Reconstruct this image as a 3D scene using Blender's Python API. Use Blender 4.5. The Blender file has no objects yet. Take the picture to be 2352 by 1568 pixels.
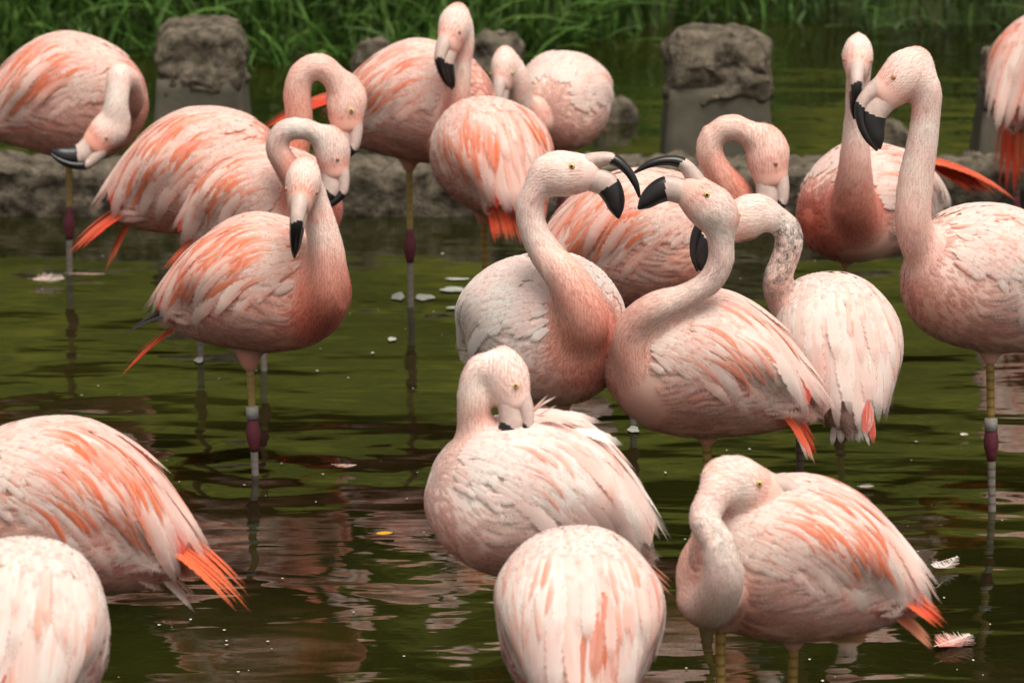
import bpy, math, random
import numpy as np
from mathutils import Vector, noise as mnoise

random.seed(7)
rng = np.random.default_rng(11)
scene = bpy.context.scene
COL = scene.collection

# ------------------------------------------------------------------ camera
FPX, PITCH, CAMH = 10500.0, 0.22, 2.4        # focal length in pixels of a 2352 wide frame
CX, CY = 1176.0, 784.0
cam_d = bpy.data.cameras.new('camera')
cam = bpy.data.objects.new('camera', cam_d)
COL.objects.link(cam)
cam.location = (0, 0, CAMH)
cam.rotation_euler = (math.pi / 2 - PITCH, 0, 0)
cam_d.sensor_width = 36.0
cam_d.lens = 36.0 * FPX / 2352.0
cam_d.clip_start, cam_d.clip_end = 0.1, 500
cam_d.dof.use_dof = True
cam_d.dof.focus_distance = 8.75
cam_d.dof.aperture_fstop = 7.5
scene.camera = cam
scene.render.resolution_x, scene.render.resolution_y = 1024, 682

# ------------------------------------------------------------------ world, sun, exposure
world = bpy.data.worlds.new('World')
scene.world = world
world.use_nodes = True
wn, wl = world.node_tree.nodes, world.node_tree.links
wn.clear()
SUN_EL, SUN_AZ = math.radians(70), math.radians(150)
sky = wn.new('ShaderNodeTexSky')
sky.sky_type = 'NISHITA'
sky.sun_disc = False
sky.sun_elevation = SUN_EL
sky.sun_rotation = SUN_AZ
sky.air_density, sky.dust_density, sky.ozone_density = 1.0, 4.0, 1.0
hs = wn.new('ShaderNodeHueSaturation')
hs.inputs['Saturation'].default_value = 0.12
bg = wn.new('ShaderNodeBackground')
bg.inputs['Strength'].default_value = 0.085
wo = wn.new('ShaderNodeOutputWorld')
wl.new(sky.outputs[0], hs.inputs['Color'])
wm = wn.new('ShaderNodeMix'); wm.data_type = 'RGBA'; wm.blend_type = 'MULTIPLY'
wm.inputs['Factor'].default_value = 1.0; wm.inputs['B'].default_value = (1.0, 0.94, 0.86, 1)
wl.new(hs.outputs[0], wm.inputs['A'])
wl.new(wm.outputs['Result'], bg.inputs['Color'])
wl.new(bg.outputs[0], wo.inputs['Surface'])
sd = bpy.data.lights.new('sun', 'SUN')
sd.energy, sd.angle, sd.color = 1.5, math.radians(35), (1.0, 0.93, 0.84)
sun = bpy.data.objects.new('sun', sd)
COL.objects.link(sun)
sdir = Vector((math.sin(SUN_AZ) * math.cos(SUN_EL), math.cos(SUN_AZ) * math.cos(SUN_EL), math.sin(SUN_EL)))
sun.rotation_euler = sdir.to_track_quat('Z', 'Y').to_euler()
sun.location = (0, 0, 20)
scene.view_settings.view_transform = 'Standard'
scene.view_settings.look = 'None'
scene.view_settings.gamma = 1.0
scene.view_settings.use_curve_mapping = False
scene.view_settings.exposure = 0.95
scene.cycles.use_denoising = True
scene.cycles.max_bounces = 8
scene.cycles.transparent_max_bounces = 32
scene.cycles.caustics_reflective = False
scene.cycles.caustics_refractive = False

# ------------------------------------------------------------------ helpers
cp, sp = math.cos(PITCH), math.sin(PITCH)
IMG_R = np.array([1.0, 0, 0])
IMG_U = np.array([0, sp, cp])
IMG_T = np.array([0, -cp, sp])               # towards the camera
CAMP = np.array([0, 0, CAMH])

def ray(px, py):
    return IMG_R * (px - CX) / FPX - IMG_U * (py - CY) / FPX - IMG_T

def at(px, py, Y):
    """the point seen at a pixel, at ground distance Y"""
    d = ray(px, py)
    return CAMP + d * (Y / d[1])

def on_z(px, py, z=0.0):
    d = ray(px, py)
    return CAMP + d * ((z - CAMH) / d[2])

def mpp(Y):
    return math.hypot(Y, CAMH - 0.3) / FPX

def ivec(v):
    w = IMG_R * v[0] + IMG_U * v[1] + IMG_T * v[2]
    return w / np.linalg.norm(w)

def nrm(a):
    return a / np.maximum(np.linalg.norm(a, axis=-1, keepdims=True), 1e-9)

def lin(r, g, b):
    return np.array([((c / 255) / 12.92 if c / 255 <= 0.04045 else ((c / 255 + 0.055) / 1.055) ** 2.4) for c in (r, g, b)])

def sstep(a, b, x):
    t = np.clip((x - a) / (b - a), 0, 1)
    return t * t * (3 - 2 * t)

def empty(name, loc, label, cat, group=None):
    o = bpy.data.objects.new(name, None)
    o.empty_display_size = 0.1
    o.location = loc
    o['label'], o['category'] = label, cat
    if group:
        o['group'] = group
    COL.objects.link(o)
    return o

def mesh_obj(name, verts, faces, mat, parent=None, cols=None, uvs=None, smooth=True, mats=None, midx=None, extra=None):
    me = bpy.data.meshes.new(name)
    verts = np.asarray(verts, dtype=np.float32)
    faces = np.asarray(faces, dtype=np.int32) if not isinstance(faces, list) else faces
    if isinstance(faces, np.ndarray):
        n, k = faces.shape
        me.vertices.add(len(verts)); me.vertices.foreach_set('co', verts.ravel())
        me.loops.add(n * k); me.loops.foreach_set('vertex_index', faces.ravel())
        me.polygons.add(n)
        me.polygons.foreach_set('loop_start', np.arange(0, n * k, k, dtype=np.int32))
        me.polygons.foreach_set('loop_total', np.full(n, k, dtype=np.int32))
        me.update(calc_edges=True)
    else:
        me.from_pydata(verts.tolist(), [], faces)
        me.update()
    me.polygons.foreach_set('use_smooth', np.full(len(me.polygons), smooth))
    if cols is not None:
        set_col(me, cols)
    if extra is not None:
        for k_, arr in extra.items():
            a = me.attributes.new(k_, 'FLOAT', 'POINT'); a.data.foreach_set('value', np.asarray(arr, dtype=np.float32))
    if uvs is not None:
        ul = me.uv_layers.new(name='UVMap')
        li = np.empty(len(me.loops), dtype=np.int32); me.loops.foreach_get('vertex_index', li)
        ul.data.foreach_set('uv', np.asarray(uvs, dtype=np.float32)[li].ravel())
    if mats:
        for m in mats: me.materials.append(m)
        me.polygons.foreach_set('material_index', np.asarray(midx, dtype=np.int32))
    else:
        me.materials.append(mat)
    o = bpy.data.objects.new(name, me)
    COL.objects.link(o)
    if parent is not None:
        o.parent = parent
    return o

def set_col(me, cols):
    a = me.attributes.new('Col', 'FLOAT_COLOR', 'POINT')
    c = np.ones((len(cols), 4), dtype=np.float32); c[:, :3] = cols
    a.data.foreach_set('color', c.ravel())

def catmull(P, n):
    """smooth curve through rows of P (any columns), n samples, chord-length parameter"""
    P = np.asarray(P, float)
    d = np.maximum(np.linalg.norm(np.diff(P[:, :3], axis=0), axis=1), 1e-6) ** 0.5
    t = np.concatenate([[0], np.cumsum(d)])
    m = np.zeros_like(P)
    for i in range(len(P)):
        if i == 0: m[i] = (P[1] - P[0]) / (t[1] - t[0])
        elif i == len(P) - 1: m[i] = (P[-1] - P[-2]) / (t[-1] - t[-2])
        else:
            a, b = t[i] - t[i - 1], t[i + 1] - t[i]
            m[i] = ((P[i] - P[i - 1]) / a * b + (P[i + 1] - P[i]) / b * a) / (a + b)
    q = np.linspace(0, t[-1], n)
    i = np.clip(np.searchsorted(t, q, side='right') - 1, 0, len(P) - 2)
    h = (t[i + 1] - t[i])[:, None]; u = ((q - t[i])[:, None]) / h
    return ((2*u**3 - 3*u**2 + 1) * P[i] + (u**3 - 2*u**2 + u) * h * m[i] + (-2*u**3 + 3*u**2) * P[i+1] + (u**3 - u**2) * h * m[i+1])

def tube(C, R, nseg=16, cap=True, R2=None, up=None):
    """tube round centre line C with radii R (R2 along the second axis)"""
    C = np.asarray(C, float); n = len(C)
    T = nrm(np.gradient(C, axis=0))
    if up is None:
        up = np.array([0, 0, 1.0]) if abs(T[0][2]) < 0.9 else np.array([1.0, 0, 0])
    A = np.zeros_like(C)
    a = np.asarray(up, float)
    for i in range(n):
        a = a - T[i] * a.dot(T[i]); a /= np.linalg.norm(a); A[i] = a
    B = np.cross(T, A)
    R = np.broadcast_to(np.asarray(R, float), (n,)); R2 = R if R2 is None else np.broadcast_to(np.asarray(R2, float), (n,))
    th = np.linspace(0, 2 * math.pi, nseg, endpoint=False)
    V = C[:, None] + A[:, None] * (np.cos(th)[None, :, None] * R[:, None, None]) + B[:, None] * (np.sin(th)[None, :, None] * R2[:, None, None])
    V = V.reshape(-1, 3)
    F = []
    for i in range(n - 1):
        for j in range(nseg):
            k = (j + 1) % nseg
            F.append((i * nseg + j, i * nseg + k, (i + 1) * nseg + k, (i + 1) * nseg + j))
    if cap:
        r0 = 0.5 * min(R[0], R2[0]); r1 = 0.5 * min(R[-1], R2[-1])
        V = np.vstack([V, C[0] - T[0] * r0, C[-1] + T[-1] * r1])
        a0, a1 = len(V) - 2, len(V) - 1
        for j in range(nseg):
            k = (j + 1) % nseg
            F.append((a0, k, j)); F.append((a1, (n - 1) * nseg + j, (n - 1) * nseg + k))
    return V, F

def join(parts):
    V, F, o = [], [], 0
    for v, f in parts:
        V.append(v); F += [tuple(i + o for i in q) for q in f]; o += len(v)
    return np.vstack(V), F

# ------------------------------------------------------------------ materials
def new_mat(name):
    m = bpy.data.materials.new(name); m.use_nodes = True
    nt = m.node_tree
    return m, nt, nt.nodes['Principled BSDF'], nt.nodes, nt.links

def nd(nodes, typ, **kw):
    n = nodes.new(typ)
    for k, v in kw.items():
        if k in n.inputs: n.inputs[k].default_value = v
        else: setattr(n, k, v)
    return n

def plumage_mat(name, bump_scale, bump_dist, streak, sss, fray=0.36):
    m, nt, p, N, L = new_mat(name)
    att = nd(N, 'ShaderNodeAttribute', attribute_name='Col')
    tc = N.new('ShaderNodeTexCoord')
    no = nd(N, 'ShaderNodeTexNoise', Scale=bump_scale, Detail=3.0, Roughness=0.6)
    L.new(tc.outputs['Object'], no.inputs['Vector'])
    no2 = nd(N, 'ShaderNodeTexNoise', Scale=14.0, Detail=3.0)
    L.new(tc.outputs['Object'], no2.inputs['Vector'])
    rm = nd(N, 'ShaderNodeMapRange'); rm.inputs['From Min'].default_value = 0.3; rm.inputs['From Max'].default_value = 0.7
    rm.inputs['To Min'].default_value = 0.88; rm.inputs['To Max'].default_value = 1.06
    L.new(no2.outputs['Fac'], rm.inputs['Value'])
    mul = nd(N, 'ShaderNodeMix', data_type='RGBA', blend_type='MULTIPLY')
    mul.inputs['Factor'].default_value = 1.0
    cr = N.new('ShaderNodeCombineColor')
    for k in ('Red', 'Green', 'Blue'): pass
    cr.inputs['Red'].default_value = 1.0
    L.new(rm.outputs[0], cr.inputs['Green']); L.new(rm.outputs[0], cr.inputs['Blue'])
    L.new(att.outputs['Color'], mul.inputs['A']); L.new(cr.outputs[0], mul.inputs['B'])
    out = mul.outputs['Result']
    if streak:
        uv = N.new('ShaderNodeUVMap'); uv.uv_map = 'UVMap'
        mp = nd(N, 'ShaderNodeMapping'); mp.inputs['Scale'].default_value = (9, 1.2, 1)
        L.new(uv.outputs[0], mp.inputs['Vector'])
        ns = nd(N, 'ShaderNodeTexNoise', Scale=2.5, Detail=2.0)
        L.new(mp.outputs[0], ns.inputs['Vector'])
        r2 = nd(N, 'ShaderNodeMapRange'); r2.inputs['From Min'].default_value = 0.3; r2.inputs['From Max'].default_value = 0.7
        r2.inputs['To Min'].default_value = 0.9; r2.inputs['To Max'].default_value = 1.08
        L.new(ns.outputs['Fac'], r2.inputs['Value'])
        m2 = nd(N, 'ShaderNodeMix', data_type='RGBA', blend_type='MULTIPLY'); m2.inputs['Factor'].default_value = 1.0
        L.new(out, m2.inputs['A']); L.new(r2.outputs[0], m2.inputs['B'])
        out = m2.outputs['Result']
    else:
        # grey juvenile mottling, by a per-vertex amount
        ga = nd(N, 'ShaderNodeAttribute', attribute_name='grey')
        gn = nd(N, 'ShaderNodeTexNoise', Scale=75.0, Detail=4.0, Roughness=0.7)
        L.new(tc.outputs['Object'], gn.inputs['Vector'])
        gr = nd(N, 'ShaderNodeMapRange'); gr.inputs['From Min'].default_value = 0.42; gr.inputs['From Max'].default_value = 0.62
        L.new(gn.outputs['Fac'], gr.inputs['Value'])
        gm = nd(N, 'ShaderNodeMath', operation='MULTIPLY'); L.new(gr.outputs[0], gm.inputs[0]); L.new(ga.outputs['Fac'], gm.inputs[1])
        m3 = nd(N, 'ShaderNodeMix', data_type='RGBA'); m3.inputs['B'].default_value = (0.13, 0.11, 0.10, 1)
        L.new(gm.outputs[0], m3.inputs['Factor']); L.new(out, m3.inputs['A'])
        out = m3.outputs['Result']
    L.new(out, p.inputs['Base Color'])
    b = nd(N, 'ShaderNodeBump', Strength=0.5, Distance=bump_dist)
    L.new(no.outputs['Fac'], b.inputs['Height']); L.new(b.outputs[0], p.inputs['Normal'])
    p.inputs['Roughness'].default_value = 0.75
    p.inputs['Specular IOR Level'].default_value = 0.15
    p.inputs['Sheen Weight'].default_value = 0.15
    p.inputs['Sheen Roughness'].default_value = 0.5
    if sss:
        p.inputs['Subsurface Weight'].default_value = sss
        p.inputs['Subsurface Radius'].default_value = (1.0, 0.45, 0.35)
        p.inputs['Subsurface Scale'].default_value = 0.008
    if streak:
        # thin vanes let light through; barbs fray along the edges
        tr = nd(N, 'ShaderNodeBsdfTranslucent'); L.new(out, tr.inputs['Color'])
        ms = nd(N, 'ShaderNodeMixShader'); ms.inputs[0].default_value = 0.22 if fray > .3 else 0.4
        L.new(p.outputs[0], ms.inputs[1]); L.new(tr.outputs[0], ms.inputs[2])
        sx = N.new('ShaderNodeSeparateXYZ'); L.new(uv.outputs[0], sx.inputs[0])
        fr = nd(N, 'ShaderNodeMath', operation='FRACT'); L.new(sx.outputs[0], fr.inputs[0])
        a1 = nd(N, 'ShaderNodeMath', operation='SUBTRACT'); L.new(fr.outputs[0], a1.inputs[0]); a1.inputs[1].default_value = 0.5
        a2 = nd(N, 'ShaderNodeMath', operation='ABSOLUTE'); L.new(a1.outputs[0], a2.inputs[0])       # 0 shaft .. 0.5 edge
        mb = nd(N, 'ShaderNodeMapping'); mb.inputs['Scale'].default_value = (1.5, 26, 1); mb.inputs['Rotation'].default_value = (0, 0, 0.0)
        L.new(uv.outputs[0], mb.inputs['Vector'])
        nb = nd(N, 'ShaderNodeTexNoise', Scale=1.0, Detail=2.0); L.new(mb.outputs[0], nb.inputs['Vector'])
        e1 = nd(N, 'ShaderNodeMapRange'); e1.inputs['From Min'].default_value = 0.3; e1.inputs['From Max'].default_value = 0.7
        e1.inputs['To Min'].default_value = 0.52; e1.inputs['To Max'].default_value = fray; L.new(nb.outputs['Fac'], e1.inputs['Value'])
        e2 = nd(N, 'ShaderNodeMath', operation='SUBTRACT'); L.new(e1.outputs[0], e2.inputs[0]); L.new(a2.outputs[0], e2.inputs[1])
        e3 = nd(N, 'ShaderNodeMapRange'); e3.inputs['From Min'].default_value = -0.05; e3.inputs['From Max'].default_value = 0.07 if fray > .3 else 0.22
        L.new(e2.outputs[0], e3.inputs['Value'])
        fv = nd(N, 'ShaderNodeMath', operation='FRACT'); L.new(sx.outputs[1], fv.inputs[0])
        tv = nd(N, 'ShaderNodeMapRange'); tv.inputs['From Min'].default_value = 0.72 if fray > .3 else 0.5; tv.inputs['From Max'].default_value = 0.99
        tv.inputs['To Min'].default_value = 1.0; tv.inputs['To Max'].default_value = 0.0
        L.new(fv.outputs[0], tv.inputs['Value'])
        ta = nd(N, 'ShaderNodeMath', operation='MULTIPLY'); L.new(tv.outputs[0], ta.inputs[0]); L.new(e3.outputs[0], ta.inputs[1])
        e3 = ta
        tp_ = nd(N, 'ShaderNodeBsdfTransparent')
        mf = nd(N, 'ShaderNodeMixShader'); L.new(e3.outputs[0], mf.inputs[0])
        L.new(tp_.outputs[0], mf.inputs[1]); L.new(ms.outputs[0], mf.inputs[2])
        L.new(mf.outputs[0], N['Material Output'].inputs['Surface'])
    return m

MAT_BODY = plumage_mat('down_plumage', 300.0, 0.0012, False, 0.0)
MAT_FEATHER = plumage_mat('feather_vane', 330.0, 0.0006, True, 0.0)
MAT_PLUME = plumage_mat('soft_contour_feather', 330.0, 0.0006, True, 0.0, 0.10)

def simple_mat(name, col, rough=0.5, spec=0.4, noise_scale=None, col2=None, bump=0.0):
    m, nt, p, N, L = new_mat(name)
    p.inputs['Base Color'].default_value = (*col, 1)
    p.inputs['Roughness'].default_value = rough
    p.inputs['Specular IOR Level'].default_value = spec
    if noise_scale:
        tc = N.new('ShaderNodeTexCoord')
        no = nd(N, 'ShaderNodeTexNoise', Scale=noise_scale, Detail=6.0, Roughness=0.65)
        L.new(tc.outputs['Object'], no.inputs['Vector'])
        mr = nd(N, 'ShaderNodeMapRange'); mr.inputs['From Min'].default_value = 0.35; mr.inputs['From Max'].default_value = 0.65
        L.new(no.outputs['Fac'], mr.inputs['Value'])
        mx = nd(N, 'ShaderNodeMix', data_type='RGBA')
        mx.inputs['A'].default_value = (*col, 1); mx.inputs['B'].default_value = (*(col2 or col), 1)
        L.new(mr.outputs[0], mx.inputs['Factor']); L.new(mx.outputs['Result'], p.inputs['Base Color'])
        if bump:
            b = nd(N, 'ShaderNodeBump', Strength=0.8, Distance=bump)
            L.new(no.outputs['Fac'], b.inputs['Height']); L.new(b.outputs[0], p.inputs['Normal'])
    return m

def colattr_mat(name, rough=0.6, spec=0.3, bump_scale=120, bump=0.001):
    m, nt, p, N, L = new_mat(name)
    att = nd(N, 'ShaderNodeAttribute', attribute_name='Col')
    tc = N.new('ShaderNodeTexCoord')
    no = nd(N, 'ShaderNodeTexNoise', Scale=bump_scale, Detail=4.0)
    L.new(tc.outputs['Object'], no.inputs['Vector'])
    mr = nd(N, 'ShaderNodeMapRange'); mr.inputs['To Min'].default_value = 0.7; mr.inputs['To Max'].default_value = 1.25
    L.new(no.outputs['Fac'], mr.inputs['Value'])
    mx = nd(N, 'ShaderNodeMix', data_type='RGBA', blend_type='MULTIPLY'); mx.inputs['Factor'].default_value = 1
    L.new(att.outputs['Color'], mx.inputs['A']); L.new(mr.outputs[0], mx.inputs['B'])
    L.new(mx.outputs['Result'], p.inputs['Base Color'])
    b = nd(N, 'ShaderNodeBump', Strength=0.6, Distance=bump)
    L.new(no.outputs['Fac'], b.inputs['Height']); L.new(b.outputs[0], p.inputs['Normal'])
    p.inputs['Roughness'].default_value = rough
    p.inputs['Specular IOR Level'].default_value = spec
    return m

MAT_LEG = colattr_mat('leg_skin', 0.55, 0.35, 160, 0.002)
MAT_BILL_PALE = simple_mat('bill_pale', (0.62, 0.47, 0.42), 0.45, 0.4, 90, (0.50, 0.38, 0.34), 0.001)
MAT_BILL_BLACK = simple_mat('bill_black', (0.010, 0.009, 0.010), 0.32, 0.5)
MAT_EYE = simple_mat('eye_yellow', (0.60, 0.43, 0.16), 0.15, 0.5)
MAT_EYERED = simple_mat('eye_pinkish', (0.50, 0.24, 0.16), 0.6, 0.2)
MAT_PUPIL = simple_mat('eye_pupil', (0.005, 0.005, 0.005), 0.1, 0.6)
MAT_BAND = simple_mat('band_grey', (0.35, 0.34, 0.32), 0.5, 0.4, 200, (0.25, 0.24, 0.22), 0.0005)

# ------------------------------------------------------------------ setting
RINGS = [(588, 1087, 36.0, 0.0016, 0.5), (2293, 1151, 46.0, 0.0010, 0.4), (942, 705, 50.0, 0.0006, 0.3), (1457, 985, 55.0, 0.0008, 0.3)]
def water_mat():
    m, nt, p, N, L = new_mat('pond_water')
    p.inputs['Roughness'].default_value = 0.035
    p.inputs['IOR'].default_value = 1.45
    tc = N.new('ShaderNodeTexCoord')
    n0 = nd(N, 'ShaderNodeTexNoise', Scale=0.9, Detail=4.0)
    L.new(tc.outputs['Object'], n0.inputs['Vector'])
    mx = nd(N, 'ShaderNodeMix', data_type='RGBA')
    mx.inputs['A'].default_value = (0.006, 0.0055, 0.0015, 1); mx.inputs['B'].default_value = (0.018, 0.020, 0.0035, 1)
    mr = nd(N, 'ShaderNodeMapRange'); mr.inputs['From Min'].default_value = 0.35; mr.inputs['From Max'].default_value = 0.65
    L.new(n0.outputs['Fac'], mr.inputs['Value']); L.new(mr.outputs[0], mx.inputs['Factor'])
    L.new(mx.outputs['Result'], p.inputs['Base Color'])
    # ripples: slow swell, middle waves, fine chop, each a real slope of the surface
    prev = None
    for sc, amp, sx in ((1.9, 0.016, 1.0), (4.6, 0.0080, 0.5), (13.0, 0.0015, 0.45), (38.0, 0.00016, 0.5)):
        mp = nd(N, 'ShaderNodeMapping'); mp.inputs['Scale'].default_value = (sx, 1.0, 1.0)
        mp.inputs['Location'].default_value = (sc * 1.7, sc * 0.3, 0)
        L.new(tc.outputs['Object'], mp.inputs['Vector'])
        no = nd(N, 'ShaderNodeTexNoise', Scale=sc, Detail=1.5, Roughness=0.45, Distortion=0.4)
        L.new(mp.outputs[0], no.inputs['Vector'])
        b = nd(N, 'ShaderNodeBump', Strength=1.0, Distance=amp)
        L.new(no.outputs['Fac'], b.inputs['Height'])
        if prev: L.new(prev.outputs[0], b.inputs['Normal'])
        prev = b
    # rings spreading from wading legs
    hsum = None
    for (qx, qy, k, am, rad) in RINGS:
        c = on_z(qx, qy)
        vd = nd(N, 'ShaderNodeVectorMath', operation='DISTANCE'); L.new(tc.outputs['Object'], vd.inputs[0]); vd.inputs[1].default_value = (c[0], c[1], 0)
        mk = nd(N, 'ShaderNodeMath', operation='MULTIPLY'); L.new(vd.outputs['Value'], mk.inputs[0]); mk.inputs[1].default_value = k
        sn = nd(N, 'ShaderNodeMath', operation='SINE'); L.new(mk.outputs[0], sn.inputs[0])
        fo = nd(N, 'ShaderNodeMapRange', interpolation_type='SMOOTHSTEP'); fo.inputs['From Max'].default_value = rad; fo.inputs['To Min'].default_value = am; fo.inputs['To Max'].default_value = 0.0
        L.new(vd.outputs['Value'], fo.inputs['Value'])
        ml = nd(N, 'ShaderNodeMath', operation='MULTIPLY'); L.new(sn.outputs[0], ml.inputs[0]); L.new(fo.outputs[0], ml.inputs[1])
        if hsum is None: hsum = ml
        else:
            ad = nd(N, 'ShaderNodeMath', operation='ADD'); L.new(hsum.outputs[0], ad.inputs[0]); L.new(ml.outputs[0], ad.inputs[1]); hsum = ad
    b = nd(N, 'ShaderNodeBump', Strength=1.0, Distance=1.0)
    L.new(hsum.outputs[0], b.inputs['Height']); L.new(prev.outputs[0], b.inputs['Normal'])
    L.new(b.outputs[0], p.inputs['Normal'])
    return m

def sheet(name, x0, x1, y0, y1, z, mat, n=2):
    xs, ys = np.linspace(x0, x1, n), np.linspace(y0, y1, n)
    V = [(x, y, z) for y in ys for x in xs]
    F = [(j*n+i, j*n+i+1, (j+1)*n+i+1, (j+1)*n+i) for j in range(n-1) for i in range(n-1)]
    o = mesh_obj(name, V, F, mat)
    o['kind'] = 'structure'
    return o

sheet('pond_water', -60, 60, -20, 17, 0.0, water_mat())
MAT_BED = simple_mat('pond_mud', (0.06, 0.05, 0.03), 0.9, 0.1, 5, (0.04, 0.035, 0.02))
sheet('pond_bed', -60, 60, -20, 17, -0.19, MAT_BED)

# far bank rising out of the water, unseen slope behind added to brighten reflections
MAT_SOIL = simple_mat('bank_soil', (0.030, 0.030, 0.012), 0.95, 0.1, 4, (0.025, 0.045, 0.012), 0.02)
def bank_line(x):
    return 15.0 + 0.75 * float(sstep(-0.05, 0.75, np.float64(x))) + 0.12 * math.sin(x * 3.1) + 0.06 * math.sin(x * 9.0)
def bank_h(x, y):
    d = y - bank_line(x)
    return 0.60 * min(max(0.0, d - 1.6), 9.5) * float(sstep(1.4, 3.0, np.float64(d))) - 0.2 + 0.35 * float(sstep(-0.15, 0.35, np.float64(d))) + 0.5 * float(sstep(0.2, 3.0, np.float64(d))) + 0.02 * mnoise.noise(Vector((x * 4, y * 4, 0)))
xs = np.concatenate([np.linspace(-60, -6, 12), np.linspace(-5, 5, 81), np.linspace(6, 60, 12)])
ys = np.concatenate([np.linspace(14.4, 17, 40), np.linspace(17.3, 28, 26), np.linspace(30, 200, 8)])
V = [(x, y, bank_h(x, y)) for y in ys for x in xs]
nx = len(xs)
F = [(j*nx+i, j*nx+i+1, (j+1)*nx+i+1, (j+1)*nx+i) for j in range(len(ys)-1) for i in range(nx-1)]
MAT_ADDED_HILL = simple_mat('added_grass_slope', (0.140, 0.150, 0.020), 0.9, 0.1, 2.2, (0.035, 0.050, 0.010), 0.08)  # unseen hill, added as a bright green surface for the water to mirror
o = mesh_obj('ground', V, F, None, mats=[MAT_SOIL, MAT_ADDED_HILL], midx=[1 if V[f[0]][1] > 16.6 else 0 for f in F]); o['kind'] = 'structure'

# ------------------------------------------------------------------ foliage helpers
def leaf_mat(name, c1, c2):
    m, nt, p, N, L = new_mat(name)
    att = nd(N, 'ShaderNodeAttribute', attribute_name='Col')
    L.new(att.outputs['Color'], p.inputs['Base Color'])
    p.inputs['Roughness'].default_value = 0.5
    p.inputs['Specular IOR Level'].default_value = 0.25
    tr = nd(N, 'ShaderNodeBsdfTranslucent')
    L.new(att.outputs['Color'], tr.inputs['Color'])
    ms = nd(N, 'ShaderNodeMixShader'); ms.inputs[0].default_value = 0.3
    L.new(p.outputs[0], ms.inputs[1]); L.new(tr.outputs[0], ms.inputs[2])
    L.new(ms.outputs[0], N['Material Output'].inputs['Surface'])
    return m
MAT_LEAF = leaf_mat('leaf', None, None)

def blades(name, roots, lens, widths, lean, cols, label, cat):
    """grass: arching tapered blades, one mesh"""
    n = len(roots); K = 6
    az = rng.uniform(0, 2 * math.pi, n)
    dirh = np.stack([np.cos(az), np.sin(az), np.zeros(n)], 1)
    t = np.linspace(0, 1, K)
    V = np.zeros((n, K, 2, 3)); C = np.zeros((n, K, 2, 3))
    side = np.stack([-np.sin(az), np.cos(az), np.zeros(n)], 1)
    side = nrm(side + rng.normal(0, 0.5, (n, 3)))
    for i, ti in enumerate(t):
        ang = lean * ti * 1.35
        P = roots + dirh * (lens * lean * 0.75 * ti**2)[:, None] + np.array([0, 0, 1.0]) * (lens * (ti - 0.55 * lean * ti**2.2))[:, None]
        w = widths * (1 - ti**1.8) * 0.5 + 0.0006
        V[:, i, 0] = P - side * w[:, None]; V[:, i, 1] = P + side * w[:, None]
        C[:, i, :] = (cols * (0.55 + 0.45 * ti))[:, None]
    idx = np.arange(n * K * 2).reshape(n, K, 2)
    F = np.stack([idx[:, :-1, 0], idx[:, :-1, 1], idx[:, 1:, 1], idx[:, 1:, 0]], -1).reshape(-1, 4)
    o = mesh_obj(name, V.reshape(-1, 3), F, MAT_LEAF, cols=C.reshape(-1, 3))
    o['kind'] = 'stuff'; o['label'] = label; o['category'] = cat
    return o

def leaves(centres, size, cols, flat=0.5):
    n = len(centres)
    a = nrm(rng.normal(0, 1, (n, 3)) * np.array([1, 1, flat]))
    b = nrm(np.cross(a, rng.normal(0, 1, (n, 3))))
    s = size[:, None]
    V = np.stack([centres - a * s, centres + b * s * 0.38, centres + a * s, centres - b * s * 0.38], 1).reshape(-1, 3)
    F = np.arange(4 * n).reshape(n, 4)
    return V, F, np.repeat(cols, 4, axis=0)

def grass_cols(n, bright=1.0):
    base = np.array([0.045, 0.095, 0.018]) * bright
    v = rng.uniform(0.45, 1.7, (n, 1))
    y = rng.uniform(0, 1, (n, 1)) ** 3
    return base * v + y * np.array([0.03, 0.02, 0.0])

# near edge of the bank: tall arching grass, thinner towards the right
n = 8200
gx = rng.uniform(-2.6, 1.0, n) ; gy = np.array([bank_line(x) for x in gx]) + rng.uniform(-0.05, 1.5, n)
keep = rng.uniform(0, 1, n) < np.where(gx > 0.35, 0.35, 1.0)
gx, gy = gx[keep], gy[keep]; n = len(gx)
roots = np.stack([gx, gy, [bank_h(x, y) - 0.02 for x, y in zip(gx, gy)]], 1)
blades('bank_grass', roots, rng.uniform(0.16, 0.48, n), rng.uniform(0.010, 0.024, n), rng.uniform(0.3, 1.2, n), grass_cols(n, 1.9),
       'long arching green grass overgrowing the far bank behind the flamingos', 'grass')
n = 2600
gx = rng.uniform(0.6, 3.0, n); gy = np.array([bank_line(x) for x in gx]) + rng.uniform(0.0, 1.2, n)
roots = np.stack([gx, gy, [bank_h(x, y) - 0.02 for x, y in zip(gx, gy)]], 1)
blades('bank_sedge', roots, rng.uniform(0.12, 0.4, n), rng.uniform(0.006, 0.014, n), rng.uniform(0.3, 1.1, n), grass_cols(n, 1.1),
       'dark green sedge along the shaded bank at the far water edge', 'grass')

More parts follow.
